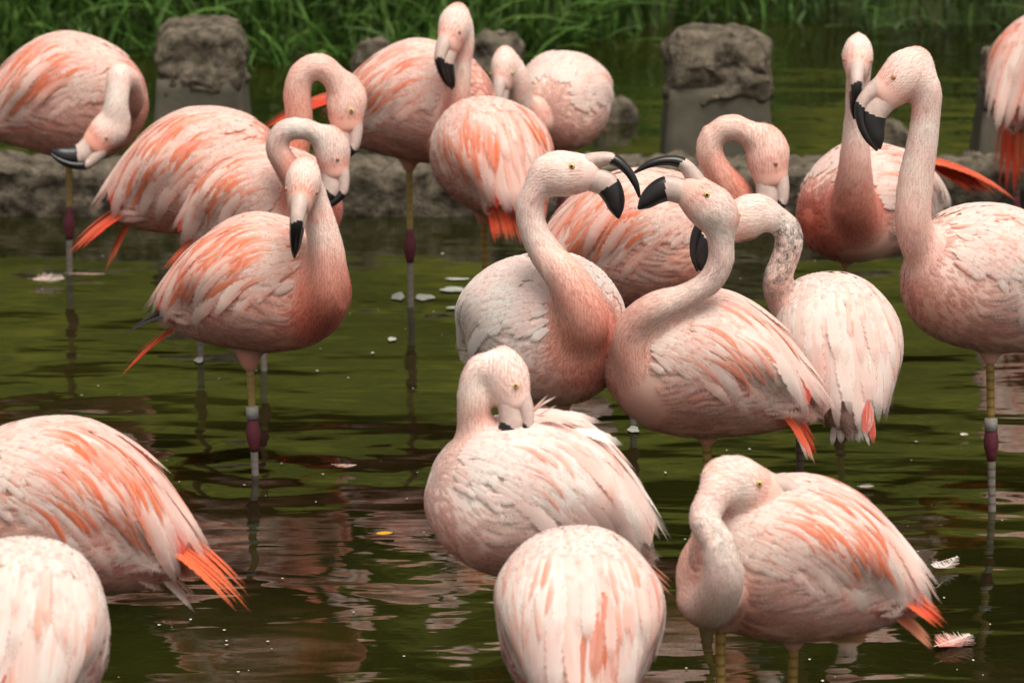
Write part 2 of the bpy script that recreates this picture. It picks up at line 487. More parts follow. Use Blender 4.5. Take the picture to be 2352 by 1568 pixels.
MAT_BARK = simple_mat('bark', (0.07, 0.05, 0.035), 0.9, 0.1, 12, (0.04, 0.03, 0.02), 0.02)
def tree(x, y, h, rad, label, seed):
    r = np.random.default_rng(seed)
    z0 = bank_h(x, y) - 0.05
    t = empty('tree', (x, y, z0), label, 'tree', 'trees behind the far bank')
    parts = []
    C = catmull([(0, 0, 0), (r.normal(0, .1), r.normal(0, .1), h*.3), (r.normal(0, .2), r.normal(0, .2), h*.75)], 10)
    parts.append(tube(C, np.linspace(0.13, 0.05, 10), 8))
    for k in range(7):
        i = int(r.integers(2, 9)); a = r.uniform(0, 6.28)
        e = C[i] + np.array([math.cos(a) * rad * .7, math.sin(a) * rad * .7, r.uniform(0.2, 0.9)])
        parts.append(tube(catmull([C[i], (C[i] + e) / 2 + [0, 0, .1], e], 6), np.linspace(0.05, 0.012, 6), 6))
    v, f = join(parts)
    mesh_obj('trunk', v, f, MAT_BARK, t)
    n = 6500
    ncl = 46
    cl = nrm(r.normal(0, 1, (ncl, 3))) * (r.uniform(0.35, 1.0, (ncl, 1)) ** 0.5) * np.array([rad, rad * 0.8, h * 0.5]) + np.array([0, 0, h * 0.53])
    ci = r.integers(0, ncl, n)
    P = cl[ci] + r.normal(0, 0.26, (n, 3))
    P[:, 2] = np.maximum(P[:, 2], 0.15)
    shade = r.uniform(0.6, 1.3, (ncl, 1))[ci] * r.uniform(0.7, 1.3, (n, 1))
    col = np.array([0.115, 0.135, 0.020]) * shade
    v, f, c = leaves(P, r.uniform(0.10, 0.19, n), col)
    mesh_obj('crown', v, f, MAT_LEAF, t, cols=c, smooth=False)
tl = ['bushy green tree behind the grass on the far bank', 'bushy green tree behind the sedge on the shaded bank']
for k, (x, y, h, rad) in enumerate([(-4.9, 19.6, 3.6, 1.4), (-1.9, 20.4, 4.0, 1.5), (1.6, 22.2, 3.6, 1.4), (3.4, 24.2, 4.2, 1.5), (6.4, 21.6, 4.0, 1.5), (-8.0, 20.4, 4.2, 1.6), (-3.3, 24.5, 5.0, 1.9), (0.2, 24.8, 5.0, 1.9), (4.8, 24.6, 5.2, 1.9), (-6.6, 24.6, 5.0, 1.9)]):
    tree(x, y, h, rad, tl[0] if x < 1 else tl[1], 40 + k)

# ------------------------------------------------------------------ stone kerb and posts
MAT_STONE = simple_mat('weathered_stone', (0.19, 0.16, 0.12), 0.95, 0.1, 24, (0.045, 0.038, 0.028), 0.03)
MAT_CONC = simple_mat('smooth_concrete', (0.11, 0.10, 0.077), 0.9, 0.15, 9, (0.075, 0.068, 0.05), 0.006)
MAT_WET = simple_mat('wet_stone', (0.035, 0.032, 0.025), 0.45, 0.4, 20, (0.02, 0.02, 0.015), 0.01)

def rough_block(x0, x1, y0, y1, z0, z1, nx, ny, nz, amp, freq, taper=0.0, rnd=0.0):
    """closed box skin with stony relief; taper widens the base, rnd rounds the top"""
    V, F, idx = [], [], {}
    def vid(i, j, k):
        key = (i, j, k)
        if key not in idx:
            fx, fy, fz = i / nx, j / ny, k / nz
            x, y, z = x0 + (x1-x0)*fx, y0 + (y1-y0)*fy, z0 + (z1-z0)*fz
            cx, cy = (x0+x1)/2, (y0+y1)/2
            s = 1 + taper * (1 - fz)
            if rnd:
                q = max(0.0, (fz - 0.7) / 0.3)
                s *= 1 - rnd * q * q
                rr = abs(fx - .5) * 2
                z -= rnd * 0.35 * (z1 - z0) * max(0, rr - 0.55) * q
            x, y = cx + (x-cx)*s, cy + (y-cy)*s
            p = Vector((x, y, z))
            d = Vector((mnoise.fractal(p*freq, 0.9, 2.1, 4), mnoise.fractal(p*freq + Vector((7, 3, 1)), 0.9, 2.1, 4), mnoise.fractal(p*freq + Vector((1, 9, 4)), 0.9, 2.1, 4)))
            V.append(tuple(p + d * amp)); idx[key] = len(V) - 1
        return idx[key]
    for i in range(nx):
        for j in range(ny):
            F.append((vid(i,j,0), vid(i,j+1,0), vid(i+1,j+1,0), vid(i+1,j,0)))
            F.append((vid(i,j,nz), vid(i+1,j,nz), vid(i+1,j+1,nz), vid(i,j+1,nz)))
    for i in range(nx):
        for k in range(nz):
            F.append((vid(i,0,k), vid(i+1,0,k), vid(i+1,0,k+1), vid(i,0,k+1)))
            F.append((vid(i,ny,k), vid(i,ny,k+1), vid(i+1,ny,k+1), vid(i+1,ny,k)))
    for j in range(ny):
        for k in range(nz):
            F.append((vid(0,j,k), vid(0,j,k+1), vid(0,j+1,k+1), vid(0,j+1,k)))
            F.append((vid(nx,j,k), vid(nx,j+1,k), vid(nx,j+1,k+1), vid(nx,j,k+1)))
    return V, F

kv, kf = rough_block(-2.6, 2.6, 12.30, 12.56, -0.19, 0.125, 420, 14, 16, 0.020, 16.0)
kerb = empty('stone_kerb', (0, 12.43, -0.19), 'long rough brown stone kerb crossing the pond behind the flamingos', 'kerb')
kerb_o = mesh_obj('kerb_stone', np.array(kv) - np.array([0, 12.43, -0.19]), kf, MAT_STONE, kerb)

def post(pxc, ytop, ybreak, wtop, wbot, Y, label, cap_round=0.22):
    a = at(pxc, ytop, Y); b = at(pxc, ybreak, Y); m = mpp(Y)
    w, wb = wtop * m, wbot * m
    t = empty('stone_post', (a[0], Y + wb/2, -0.19), label, 'post', 'concrete posts behind the kerb')
    org = np.array([a[0], Y + wb/2, -0.19])
    v, f = rough_block(a[0]-w/2, a[0]+w/2, Y+.02, Y+.02+w, b[2]-.03, a[2], 26, 26, 20, 0.030, 9.0, 0.04, cap_round)
    mesh_obj('cap', np.array(v) - org, f, MAT_STONE, t)
    tp = wb / w - 1
    v, f = rough_block(a[0]-w/2*1.02, a[0]+w/2*1.02, Y+.015, Y+.02+w*1.01, -0.19, b[2] + 0.01, 14, 14, 14, 0.006, 6.0, tp)
    mesh_obj('base', np.array(v) - org, f, MAT_CONC, t)
post(455, 74, 195, 190, 260, 12.75, 'blocky weathered stone post in front of the tall bank grass')
post(1655, 90, 215, 222, 290, 12.75, 'large stone post with dark pitted cap standing alone in green water')
post(2345, 120, 225, 150, 240, 12.75, 'stone post behind the flamingo with hanging coral tail', 0.1)
post(855, 108, 190, 88, 110, 14.0, 'small stone post half hidden behind the back of the tallest flamingo')
post(1140, 86, 180, 100, 125, 14.0, 'small stone post behind the raised neck of a standing flamingo')
def rock(pxc, pyc, w, h, Y, label):
    c = at(pxc, pyc, Y); m = mpp(Y)
    v, f = rough_block(-w*m/2, w*m/2, -w*m/2, w*m/2, -0.1, h*m, 10, 10, 8, 0.03, 8.0, 0.1, 0.3)
    o = mesh_obj('rock', v, f, MAT_STONE); o.location = (c[0], Y, 0)
    o['label'], o['category'] = label, 'rock'
rock(1385, 265, 55, 95, 13.9, 'tall grey rock in the water beside a fluffed flamingo back')
rock(1425, 265, 60, 45, 13.85, 'low grey rock in the green water')
rock(2040, 290, 90, 50, 13.4, 'low pale rock in the water between two raised necks')

# ------------------------------------------------------------------ flamingo surfaces
BODY_P = np.array([  # x (of L), top, bottom (of H), half width (of W)
    (0.500, -0.05, -0.06, 0.01), (0.485, 0.09, -0.20, 0.13), (0.44, 0.21, -0.31, 0.25), (0.34, 0.35, -0.43, 0.38), (0.20, 0.455, -0.495, 0.465),
    (0.02, 0.50, -0.48, 0.50), (-0.16, 0.45, -0.41, 0.455), (-0.31, 0.31, -0.33, 0.33), (-0.42, 0.13, -0.26, 0.19), (-0.48, -0.01, -0.20, 0.09), (-0.50, -0.09, -0.13, 0.01)])
WING_P = np.array([
    (0.47, 0.02, -0.10, 0.03), (0.44, 0.20, -0.28, 0.24), (0.34, 0.353, -0.42, 0.384), (0.20, 0.464, -0.48, 0.476),
    (0.02, 0.53, -0.46, 0.535), (-0.16, 0.49, -0.41, 0.50), (-0.31, 0.38, -0.36, 0.41), (-0.44, 0.235, -0.33, 0.31), (-0.57, 0.07, -0.31, 0.20), (-0.68, -0.08, -0.29, 0.11), (-0.76, -0.19, -0.27, 0.04)])

class Surf:
    def __init__(self, prof, L, H, W, inner=None):
        self.inner = inner
        self.ph = inner.ph if inner is not None else float(rng.uniform(0, 6))
        P = prof * np.array([L, H, H, W])
        D = catmull(P, 160)
        D[:, 3] = np.maximum(D[:, 3], 0.001)
        self.D = D; self.u = np.linspace(0, 1, 160)
    def prof(self, u):
        return [np.interp(u, self.u, self.D[:, k]) for k in range(4)]
    def S(self, u, th):
        x, tp, bt, hw = self.prof(u)
        s, c = np.sin(th), np.cos(th)
        e = 2 / 2.25
        y = hw * np.sign(s) * np.abs(s) ** e
        z = (tp + bt) / 2 + (tp - bt) / 2 * np.sign(c) * np.abs(c) ** e
        lump = 1 + 0.022 * np.sin(3 * th + 6 * u + self.ph) + 0.016 * np.sin(13 * u - 2 * th + 2.3 * self.ph) * sstep(0.05, .2, u) * sstep(.98, .8, u)
        y = y * lump; z = z * (1 + (lump - 1) * .7)
        if self.inner is not None:
            # two folded wings: a furrow along the back, a swell on each side
            k = sstep(0.35, 0.6, u)
            z = z - 0.045 * (self.D[60, 1] - self.D[60, 2]) * k * np.exp(-(th / 0.22) ** 2)
            y = y * (1 + 0.05 * k * np.exp(-((np.abs(th) - 0.95) / 0.4) ** 2))
        if self.inner is not None:          # low on the flank the wing surface settles onto the body
            L_ = self.inner.D[0, 0] * 2
            w = sstep(1.1, 1.6, np.abs(th)) * sstep(-0.44, -0.30, x / L_)
            q = self.inner.S(self.inner.u_of_x(x), th)
            y = y * (1 - w) + q[..., 1] * w * 1.01; z = z * (1 - w) + q[..., 2] * w
        return np.stack([x, y, z], -1)
    def frame(self, u, th):
        e = 0.006
        Su = (self.S(np.clip(u + e, 0, 1), th) - self.S(np.clip(u - e, 0, 1), th)) / (2 * e)
        St = (self.S(u, th + e * 3) - self.S(u, th - e * 3)) / (6 * e)
        N = nrm(np.cross(St, Su))
        return Su, St, N
    def u_of_x(self, x):
        return np.interp(-np.asarray(x), -self.D[:, 0], self.u)
    def mesh(self, nu=44, nt=36):
        us = np.linspace(0.004, 0.996, nu); th = np.linspace(-math.pi, math.pi, nt, endpoint=False)
        U, T = np.meshgrid(us, th, indexing='ij')
        V = self.S(U.ravel(), T.ravel())
        F = [(i*nt+j, i*nt+(j+1) % nt, (i+1)*nt+(j+1) % nt, (i+1)*nt+j) for i in range(nu-1) for j in range(nt)]
        V = np.vstack([V, self.S(np.array([0.0]), np.array([1.57])) * [1, 0, 1], self.S(np.array([1.0]), np.array([1.57])) * [1, 0, 1]])
        a, b = len(V) - 2, len(V) - 1
        F += [(a, (j+1) % nt, j) for j in range(nt)] + [(b, (nu-1)*nt+j, (nu-1)*nt+(j+1) % nt) for j in range(nt)]
        return V, F

TIPSHAPE = lambda t, t0=0.52, r0=0.45: np.where(t < t0, r0 * .4 + (1 - r0 * .4) * sstep(-.1, t0 * 0.8, t), np.clip(1 - ((t - t0) / (1 - t0)) ** 2, 0, 1) ** 0.7)

def lay_feathers(surf, u0, th0, ln, wd, phi0, phi1, l0, l1, lp, K, camber=0.25, shape=TIPSHAPE):
    """feathers that follow the surface: heading phi (0 = tailward, + = down the side) turning by phi1; lift l0 -> l0+l1"""
    n = len(u0)
    side = np.where(th0 >= 0, 1.0, -1.0)
    u, th = u0.copy(), th0.copy()
    t = np.linspace(0, 1, K + 1)
    P = np.zeros((n, K + 1, 3)); NN = np.zeros_like(P)
    off = np.zeros((n, 3)); last = np.zeros((n, 3))
    for i in range(K + 1):
        Su, St, N = surf.frame(u, th)
        P[:, i] = surf.S(u, th) + off + N * (l0 + l1 * t[i] ** lp)[:, None]
        NN[:, i] = N
        if i < K:
            step = ln / K
            ph = phi0 + phi1 * t[i]
            lu = np.linalg.norm(Su, axis=1); lt = np.maximum(np.linalg.norm(St, axis=1), 0.02)
            d = nrm(Su / lu[:, None] * np.cos(ph)[:, None] + St / lt[:, None] * (np.sin(ph) * side)[:, None])
            nu_ = u + step * np.cos(ph) / lu
            over = nu_ > 0.985
            last = np.where(over[:, None], np.where(np.abs(last).sum(1, keepdims=True) > 0, last, d), d)
            last = np.where(over[:, None], nrm(last * 0.6 + np.array([-0.4, 0, -0.08])), last)
            off = off + np.where(over[:, None], last * step[:, None], 0)
            u = np.where(over, u, nu_)
            th = np.where(over, th, th + step * np.sin(ph) * side / lt)
    return ribbon(P, NN, wd, K, camber, shape)

def ribbon(P, NN, wd, K, camber, shape):
    n = len(P); t = np.linspace(0, 1, K + 1)
    T = nrm(np.gradient(P, axis=1))
    B = nrm(np.cross(NN, T))
    w = wd[:, None] * 0.5 * shape(t)[None, :]
    V = np.zeros((n, K + 1, 3, 3))
    V[:, :, 0] = P - B * w[..., None] - NN * (camber * w)[..., None]
    V[:, :, 1] = P
    V[:, :, 2] = P + B * w[..., None] - NN * (camber * w)[..., None]
    UV = np.zeros((n, K + 1, 3, 2))
    r = np.floor(rng.uniform(0, 50, (n, 1)))
    for k in range(3): UV[:, :, k, 0] = (0.02, 0.5, 0.98)[k] + r
    UV[:, :, :, 1] = t[None, :, None] + r[:, :, None]
    return V, UV

def ribbon_faces(n, K):
    idx = np.arange(n * (K + 1) * 3).reshape(n, K + 1, 3)
    return np.concatenate([np.stack([idx[:, :-1, k], idx[:, :-1, k+1], idx[:, 1:, k+1], idx[:, 1:, k]], -1).reshape(-1, 4) for k in (0, 1)])

def ribbon_cols(n, K, cl, cc, cr, ct, tipw, rootc=None, rootw=0.0):
    t = np.linspace(0, 1, K + 1)
    C = np.stack([cl, cc, cr], 1)[:, None] * np.ones((1, K + 1, 1, 1))
    a = (sstep(0.55, 1.0, t)[None, :, None, None]) * np.asarray(tipw).reshape(-1, 1, 1, 1)
    C = C * (1 - a) + ct[:, None, None] * a
    if rootc is not None:
        a = ((1 - sstep(0.0, 0.5, t))[None, :, None, None]) * rootw
        C = C * (1 - a) + rootc[None, None, None] * a
    return C

WHITE = np.array([0.90, 0.83, 0.785]); PALE = np.array([0.83, 0.50, 0.405]); PINK = np.array([0.79, 0.34, 0.25])
CORAL = np.array([0.82, 0.20, 0.085]); RED = np.array([0.72, 0.055, 0.025]); BREAST = np.array([0.66, 0.17, 0.11]); GREYF = np.array([0.22, 0.19, 0.17])
def mixc(a, b, t):
    t = np.asarray(t)[..., None]
    return a * (1 - t) + b * t

def head_parts(c, F, D, s):
    """skull loft; forward F, throat side D"""
    F = F / np.linalg.norm(F); D = D - F * D.dot(F); D /= np.linalg.norm(D); S = np.cross(F, D)
    st = np.array([(-0.055, 0.000, 0.026, 0.024), (-0.032, -0.001, 0.038, 0.033), (-0.006, 0.000, 0.044, 0.037), (0.018, 0.002, 0.041, 0.034), (0.044, 0.002, 0.036, 0.0265), (0.066, 0.000, 0.0305, 0.0205)]) * s
    q = catmull(st, 14)
    C = c + F * q[:, :1] + D * q[:, 1:2]
    V, Fc = tube(C, q[:, 2], 16, True, q[:, 3], up=D)
    return (V, Fc), F, D, S

def bill_mesh(c, F, D, S, s, path, open_a, piv):
    P = np.array(path) * s
    ca, sa = math.cos(open_a), math.sin(open_a)
    f, d = P[:, 0] - piv[0] * s, P[:, 1] - piv[1] * s
    P[:, 0], P[:, 1] = piv[0] * s + f * ca - d * sa, piv[1] * s + f * sa + d * ca
    q = catmull(np.column_stack([P[:, 0], P[:, 1], np.zeros(len(P)), P[:, 2], P[:, 3]]), 52)
    C = c + F * q[:, :1] + D * q[:, 1:2]
    return tube(C, np.maximum(q[:, 3], .001), 12, True, np.maximum(q[:, 4], .001), up=S * 0 + D + F * 0.3)

UPPER = [(0.036, -0.013, 0.019, 0.020), (0.070, -0.016, 0.0150, 0.0165), (0.099, -0.011, 0.0110, 0.013), (0.119, 0.012, 0.0085, 0.0105), (0.129, 0.040, 0.0065, 0.008), (0.131, 0.068, 0.0025, 0.003)]
LOWER = [(0.034, 0.014, 0.021, 0.020), (0.066, 0.012, 0.0225, 0.0175), (0.090, 0.016, 0.0230, 0.0155), (0.107, 0.033, 0.0200, 0.013), (0.118, 0.054, 0.0135, 0.0095), (0.125, 0.069, 0.003, 0.004)]

TODO = []      # bodies waiting for the remesh

def flamingo(b):
    Y = b['Y']; m = mpp(Y)
    cx, cy, L, H, W, yaw, pit = b['body']
    ctr = at(cx, cy, Y)
    ya, pa = math.radians(yaw), math.radians(pit)
    X = np.array([math.cos(ya) * math.cos(pa), math.sin(ya) * math.cos(pa), math.sin(pa)])
    Lf = np.array([-math.sin(ya), math.cos(ya), 0.0])
    Zb = np.cross(X, Lf)
    M = np.stack([X, Lf, Zb], 1)                    # columns: local axes
    w_of = lambda p: ctr + p @ M.T
    bs = Surf(BODY_P, L, H, W); ws = Surf(WING_P, L, H, W, bs)
    base = np.array([ctr[0], ctr[1], -0.19])
    root = empty('flamingo', tuple(base), b['label'], 'flamingo', 'flamingos wading in the pond')
    rel = lambda v: v - base
    sat, br = b.get('sat', 0.4), b.get('breast', 0.2)
    pale = mixc(PALE, WHITE, b.get('white', 0.3))
    # ---- body, neck, head and thighs to be fused into one skin
    parts = []
    v, f = bs.mesh(); parts.append((w_of(v), f))
    neck = b.get('neck')
    NK = None
    if neck:
        pts = [np.append(at(x, y, Y + dy), r * m) for x, y, dy, r in neck]
        NK = catmull(pts, 70)
        parts.append(tube(NK[:, :3], NK[:, 3], 18))
    hd = None
    if 'head' in b:
        hx, hy, hdy, fv, dv, hsc, op = b['head']
        hc = at(hx, hy, Y + hdy)
        hp, F_, D_, S_ = head_parts(hc, ivec(fv), ivec(dv), hsc)
        parts.append(hp); hd = (hc, F_, D_, S_, hsc, op)
        if NK is not None:
            NK = np.vstack([NK, np.append(hc, 0.036 * hsc)[None]])
            parts.append(tube(catmull([NK[-3][:3], NK[-2][:3], hc - F_ * 0.02 * hsc, hc], 8), np.linspace(NK[-2][3], 0.034 * hsc, 8), 16))
    legs = []
    for lg in b.get('legs', []):
        x0, y0, x1, dy = lg[:4]
        p0 = at(x0, y0, Y + dy)
        p1 = np.array([at(x1, y0, Y + dy)[0], Y + dy + lg[6] if len(lg) > 6 else Y + dy, -0.175])
        legs.append((p0, p1, lg[4], lg[5]))
        dn = nrm(p1 - p0)
        tp = p0 - dn * 0.09 + (ctr - p0) * 0.12
        parts.append(tube(catmull([tp, p0 - dn * 0.035, p0 + dn * 0.012], 9), np.linspace(0.058, 0.0135, 9) ** 1.0, 14))
    V, Fc = join(parts)
    me = bpy.data.meshes.new('body'); me.from_pydata(rel(V).tolist(), [], Fc); me.update()
    ob = bpy.data.objects.new('body', me); COL.objects.link(ob); ob.parent = root
    rm = ob.modifiers.new('r', 'REMESH'); rm.mode = 'VOXEL'; rm.voxel_size = 0.0062
    sm = ob.modifiers.new('s', 'SMOOTH'); sm.factor = 0.5; sm.iterations = 9
    # ---- colour of the skin at any world point
    def skin(p):
        q = (p - ctr) @ M
        x, y, z = q[:, 0] / L, q[:, 1] / W, q[:, 2] / H
        n = np.array([mnoise.noise(Vector(a * 9.0)) for a in p]) if len(p) < 60000 else np.zeros(len(p))
        wh_ = b.get('white', .3)
        c = mixc(pale, PINK, np.clip(0.22 * (1 - wh_ * .8) + 0.45 * sstep(0.1, -0.45, z) * (1 - .6 * b.get('white', .3)) + 0.2 * n, 0, 1))
        c = mixc(c, np.array([0.74, 0.31, 0.22])[None], (0.75 - .35 * wh_) * sstep(0.0, -0.42, z))  # belly deepened and warmed: tone of the shaded underside put into the colour
        k = sstep(0.02, 0.46, x) * sstep(0.42, 0.0, np.abs(y) - 0.05) * sstep(0.36, -0.05, z + 0.05)
        c = mixc(c, BREAST, np.clip(br * k * (1 + 0.25 * n), 0, 1))
        if b.get('under', True):
            k = sstep(0.0, -0.16, x) * sstep(-0.24, -0.08, z) * sstep(0.2, 0.34, np.abs(y) + 0.25 * sstep(-0.2, -0.4, x))
            c = mixc(c, RED, 0.92 * k)
        g = np.zeros(len(p))
        if NK is not None:
            best = np.full(len(p), 1e9); tt = np.zeros(len(p))
            for i in range(len(NK)):
                d = np.linalg.norm(p - NK[i, :3], axis=1) / NK[i, 3]
                w = d < best; best[w] = d[w]; tt[w] = i / (len(NK) - 1)
            w = sstep(1.45, 1.08, best) * sstep(0.0, 0.18, tt)
            n0, n1, br2 = b.get('neckc', (pale, mixc(pale, WHITE, .3), 0.3))
            nc = mixc(n0[None] if n0.ndim == 1 else n0, n1[None], sstep(0.15, 0.75, tt))
            nc = mixc(nc, BREAST, np.clip(br2 * (1 - sstep(0.05, 0.6, tt)), 0, 1))
            c = mixc(c, nc, w)
            if hd is not None:
                # pinkish face
                e = (p - hd[0])
                k = sstep(0.0, 0.05, e @ hd[1]) * (np.linalg.norm(e, axis=1) < 0.09)
                c = mixc(c, PINK, 0.35 * k)
            ga, gb = b.get('greyr', (.2, .4)); g = w * b.get('grey', 0.0) * sstep(ga, gb, tt) * sstep(1.0, 0.8, tt)
        return np.clip(c, 0, 1), g
    def junction(p):
        if NK is None: return np.zeros(len(p))
        q = (p - ctr) @ M
        u = bs.u_of_x(q[:, 0]); x, tp_, bt_, hw_ = bs.prof(u)
        rr = np.sqrt((q[:, 1] / np.maximum(hw_, .01)) ** 2 + ((q[:, 2] - (tp_ + bt_) / 2) / np.maximum((tp_ - bt_) / 2, .01)) ** 2)
        db = np.where((q[:, 0] > L * .5), (q[:, 0] - L * .5) + .02, (rr - 1) * np.minimum(hw_, (tp_ - bt_) / 2))
        dn_ = np.min(np.stack([np.linalg.norm(p - a[:3], axis=1) - a[3] for a in NK[:45:2]]), axis=0)
        w = np.exp(-(np.maximum(np.abs(db), np.abs(dn_)) / 0.035) ** 2)
        if hd is not None:
            w = np.maximum(w, 0.8 * np.exp(-(np.linalg.norm(p - (hd[0] - hd[1] * .045 * hd[4]), axis=1) / .052) ** 4))
        return w
    def down(v, nv):
        if NK is None: return
        pw = v + base
        best = np.full(len(v), 1e9); bi = np.zeros(len(v), int)
        for i in range(len(NK)):
            d = np.linalg.norm(pw - NK[i, :3], axis=1) / NK[i, 3]
            w = d < best; best[w] = d[w]; bi[w] = i
        ok = np.where((best < 1.5) & (bi > 4))[0]
        if hd is not None:
            e_ = pw[ok] - hd[0]; ok = ok[((e_ @ hd[1]) < 0.052 * hd[4]) | (np.linalg.norm(e_ - np.outer(e_ @ hd[1], hd[1]), axis=1) > 0.05) | (bi[ok] < len(NK) - 14)]
        n = min(4200, len(ok))
        ids = rng.choice(ok, n, replace=False)
        T = nrm(np.gradient(NK[:, :3], axis=0))
        if hd is not None: T[-4:] = hd[1]
        t = -T[bi[ids]]; N = nv[ids]
        t = nrm(t - N * (t * N).sum(1, keepdims=True) + rng.normal(0, .22, (n, 3)))
        t = nrm(t - N * (t * N).sum(1, keepdims=True))
        ln = rng.uniform(.007, .013, n)
        q = np.linspace(0, 1, 3)
        P = v[ids][:, None] + t[:, None] * (ln[:, None] * q)[..., None] + N[:, None] * (0.0002 + 0.0011 * q ** 1.5 * rng.uniform(.3, 1.3, (n, 1)))[..., None]
        Vr, UV = ribbon(P, np.repeat(N[:, None], 3, 1), ln * rng.uniform(.3, .5, n), 2, .1, lambda q: np.array([.5, 1, .15]))
        c, g = skin(pw[ids])
        c = mixc(c, GREYF[None], g * np.array([max(0, mnoise.noise(Vector(a * 45)) * 1.6) for a in pw[ids]]))
        c = np.clip(c * rng.normal(1.0, .015, (n, 1)), 0, .9)
        C = ribbon_cols(n, 2, c, c, c, np.clip(c * 1.02, 0, .9), np.full(n, .5))
        o = mesh_obj('neck_down', Vr.reshape(-1, 3), ribbon_faces(n, 2), MAT_PLUME, ob, C.reshape(-1, 3), UV.reshape(-1, 2)); o['kind'] = 'stuff'
    TODO.append((ob, skin, base, junction, down))
    near = lambda p, k=1.12: (np.zeros(len(p), bool) if NK is None else np.min(np.stack([np.linalg.norm(p - a[:3], axis=1) - a[3] * k for a in NK[::3]]), axis=0) < 0)

    # ---- small contour feathers over breast, belly, flanks and back
    n = b.get('nc', 3000)
    u0 = rng.uniform(0.03, 0.86, n); th0 = rng.uniform(-math.pi, math.pi, n)
    p = w_of(bs.S(u0, th0))
    keep = ~near(p, 1.1)
    keep &= ~((np.abs(th0) > 2.3) & (rng.uniform(0, 1, n) < .5))
    keep &= ~((skin(p)[0][:, 1] < 0.2) & (rng.uniform(0, 1, n) < .6))
    u0, th0, p = u0[keep], th0[keep], p[keep]; n = len(u0)
    x0 = np.interp(u0, bs.u, bs.D[:, 0]) / L
    ath = np.abs(th0)
    flank = sstep(1.35, 1.7, ath) * sstep(2.9, 2.3, ath) * sstep(0.32, 0.1, x0)
    rear = sstep(-0.22, -0.40, x0) * sstep(1.7, 2.1, ath)
    ln = 0.020 + 0.018 * rear + 0.012 * sstep(.4, 0, x0) + 0.034 * flank * rng.uniform(0.5, 1.2, n)
    wd = ln * rng.uniform(0.42, 0.6, n) * (1 - 0.25 * flank)
    c, _ = skin(p)
    isred = c[:, 1] < 0.2
    c = mixc(c, mixc(pale, WHITE, 0.5)[None], np.clip(0.2 * flank + 0.5 * rear, 0, .8) * (~isred))
    c = np.clip(c * rng.normal(1.0, 0.045, (n, 1)) * np.array([1, 1, 1]) + 0, 0, 0.92)
    ct = mixc(c, WHITE[None], (0.12 + 0.12 * flank) * (1 - 0.7 * br * sstep(.1, .4, x0)))
    phi = rng.normal(0.0, 0.22, n) - 0.30 * flank + 0.25 * sstep(0.5, 1.4, ath) * (1 - flank)
    Vr, UV = lay_feathers(bs, u0, th0, ln, wd, phi, rng.normal(0, 0.25, n) - 0.25 * flank, np.full(n, 0.0), 0.0007 + 0.0018 * flank * rng.uniform(0.2, 1, n), 1.3, 4, 0.12)
    V = rel(w_of(Vr.reshape(-1, 3)))
    C = ribbon_cols(n, 4, c, c, c * 0.97, ct, np.full(n, 0.8))
    o = mesh_obj('plumage', V, ribbon_faces(n, 4), MAT_PLUME, ob, C.reshape(-1, 3), UV.reshape(-1, 2)); o['kind'] = 'stuff'
    # loose flank feathers that lap up over the lower wing edge
    n = 190
    x = rng.uniform(-0.36, 0.24, n); th = rng.uniform(1.42, 2.05, n) * rng.choice([-1, 1], n)
    k = ~near(w_of(ws.S(ws.u_of_x(x * L), th)), 1.1); x, th = x[k], th[k]; n = len(x)
    ln = rng.uniform(.035, .075, n); wd = ln * rng.uniform(.26, .4, n)
    Vr, UV = lay_feathers(ws, ws.u_of_x(x * L), th, ln, wd, rng.normal(-.32, .16, n), rng.normal(-.35, .25, n), np.full(n, .0004), rng.uniform(.0015, .0040, n), 1.2, 6, .12)
    c, _ = skin(w_of(bs.S(bs.u_of_x(x * L * .9), th))); c = np.where((c[:, 1] < .25)[:, None], pale[None], c)
    c = mixc(c, mixc(pale, WHITE, .6)[None], rng.uniform(.15, .65, n))
    C = ribbon_cols(n, 6, c, c, c * .98, mixc(c, WHITE[None], .22 + 0 * x), np.full(n, .8))
    o = mesh_obj('flank_plumage', rel(w_of(Vr.reshape(-1, 3))), ribbon_faces(n, 6), MAT_PLUME, ob, C.reshape(-1, 3), UV.reshape(-1, 2)); o['kind'] = 'stuff'

    # ---- wings
    for side in (1, -1):
        VV, UU, CC = [], [], []
        def covert(n, xr, tr, lnr, wdr, ph, ph1, l0, l1, coral, tipw=0.6):
            x = xr[0] + (xr[1] - xr[0]) * rng.uniform(0, 1, n); th = rng.uniform(tr[0], tr[1], n)
            u = ws.u_of_x(x * L)
            pp = w_of(ws.S(u, th * side)); k = ~near(pp, 1.05)
            x, th, u = x[k], th[k], u[k]; n = len(x)
            ln = rng.uniform(*lnr, n); wd = ln * rng.uniform(*wdr, n)
            k = (rng.uniform(0, 1, n) < sat * coral)[:, None] * rng.uniform(0.25, 0.95, (n, 1))
            c0 = mixc(mixc(pale, WHITE, 0.35), PINK, rng.uniform(0, 0.4, n) ** 1.5)
            c1 = c0 * (1 - k) + CORAL * k
            c2 = c0 * (1 - k * 0.25) + CORAL * k * 0.25
            sw = rng.uniform(0, 1, n) < 0.8
            cl = np.where(sw[:, None], c1, c2); cr = np.where(sw[:, None], c2, c1)
            Vr, UV = lay_feathers(ws, u, th * side, ln, wd, ph * sstep(0, .6, th) + rng.normal(0, 0.10, n), ph1 * sstep(0, .6, th) + rng.normal(0, .10, n), np.full(n, l0), l1 * rng.uniform(0.5, 1.3, n), 1.2, 5, 0.28)
            if side < 0: Vr = Vr[:, :, ::-1]
            VV.append(Vr.reshape(-1, 3)); UU.append(UV.reshape(-1, 2))
            CC.append(ribbon_cols(n, 5, cl, c2, cr, mixc(c2, WHITE, 0.4), np.full(n, tipw)).reshape(-1, 3))
            return n
        hg = b.get('hang', 0.0)
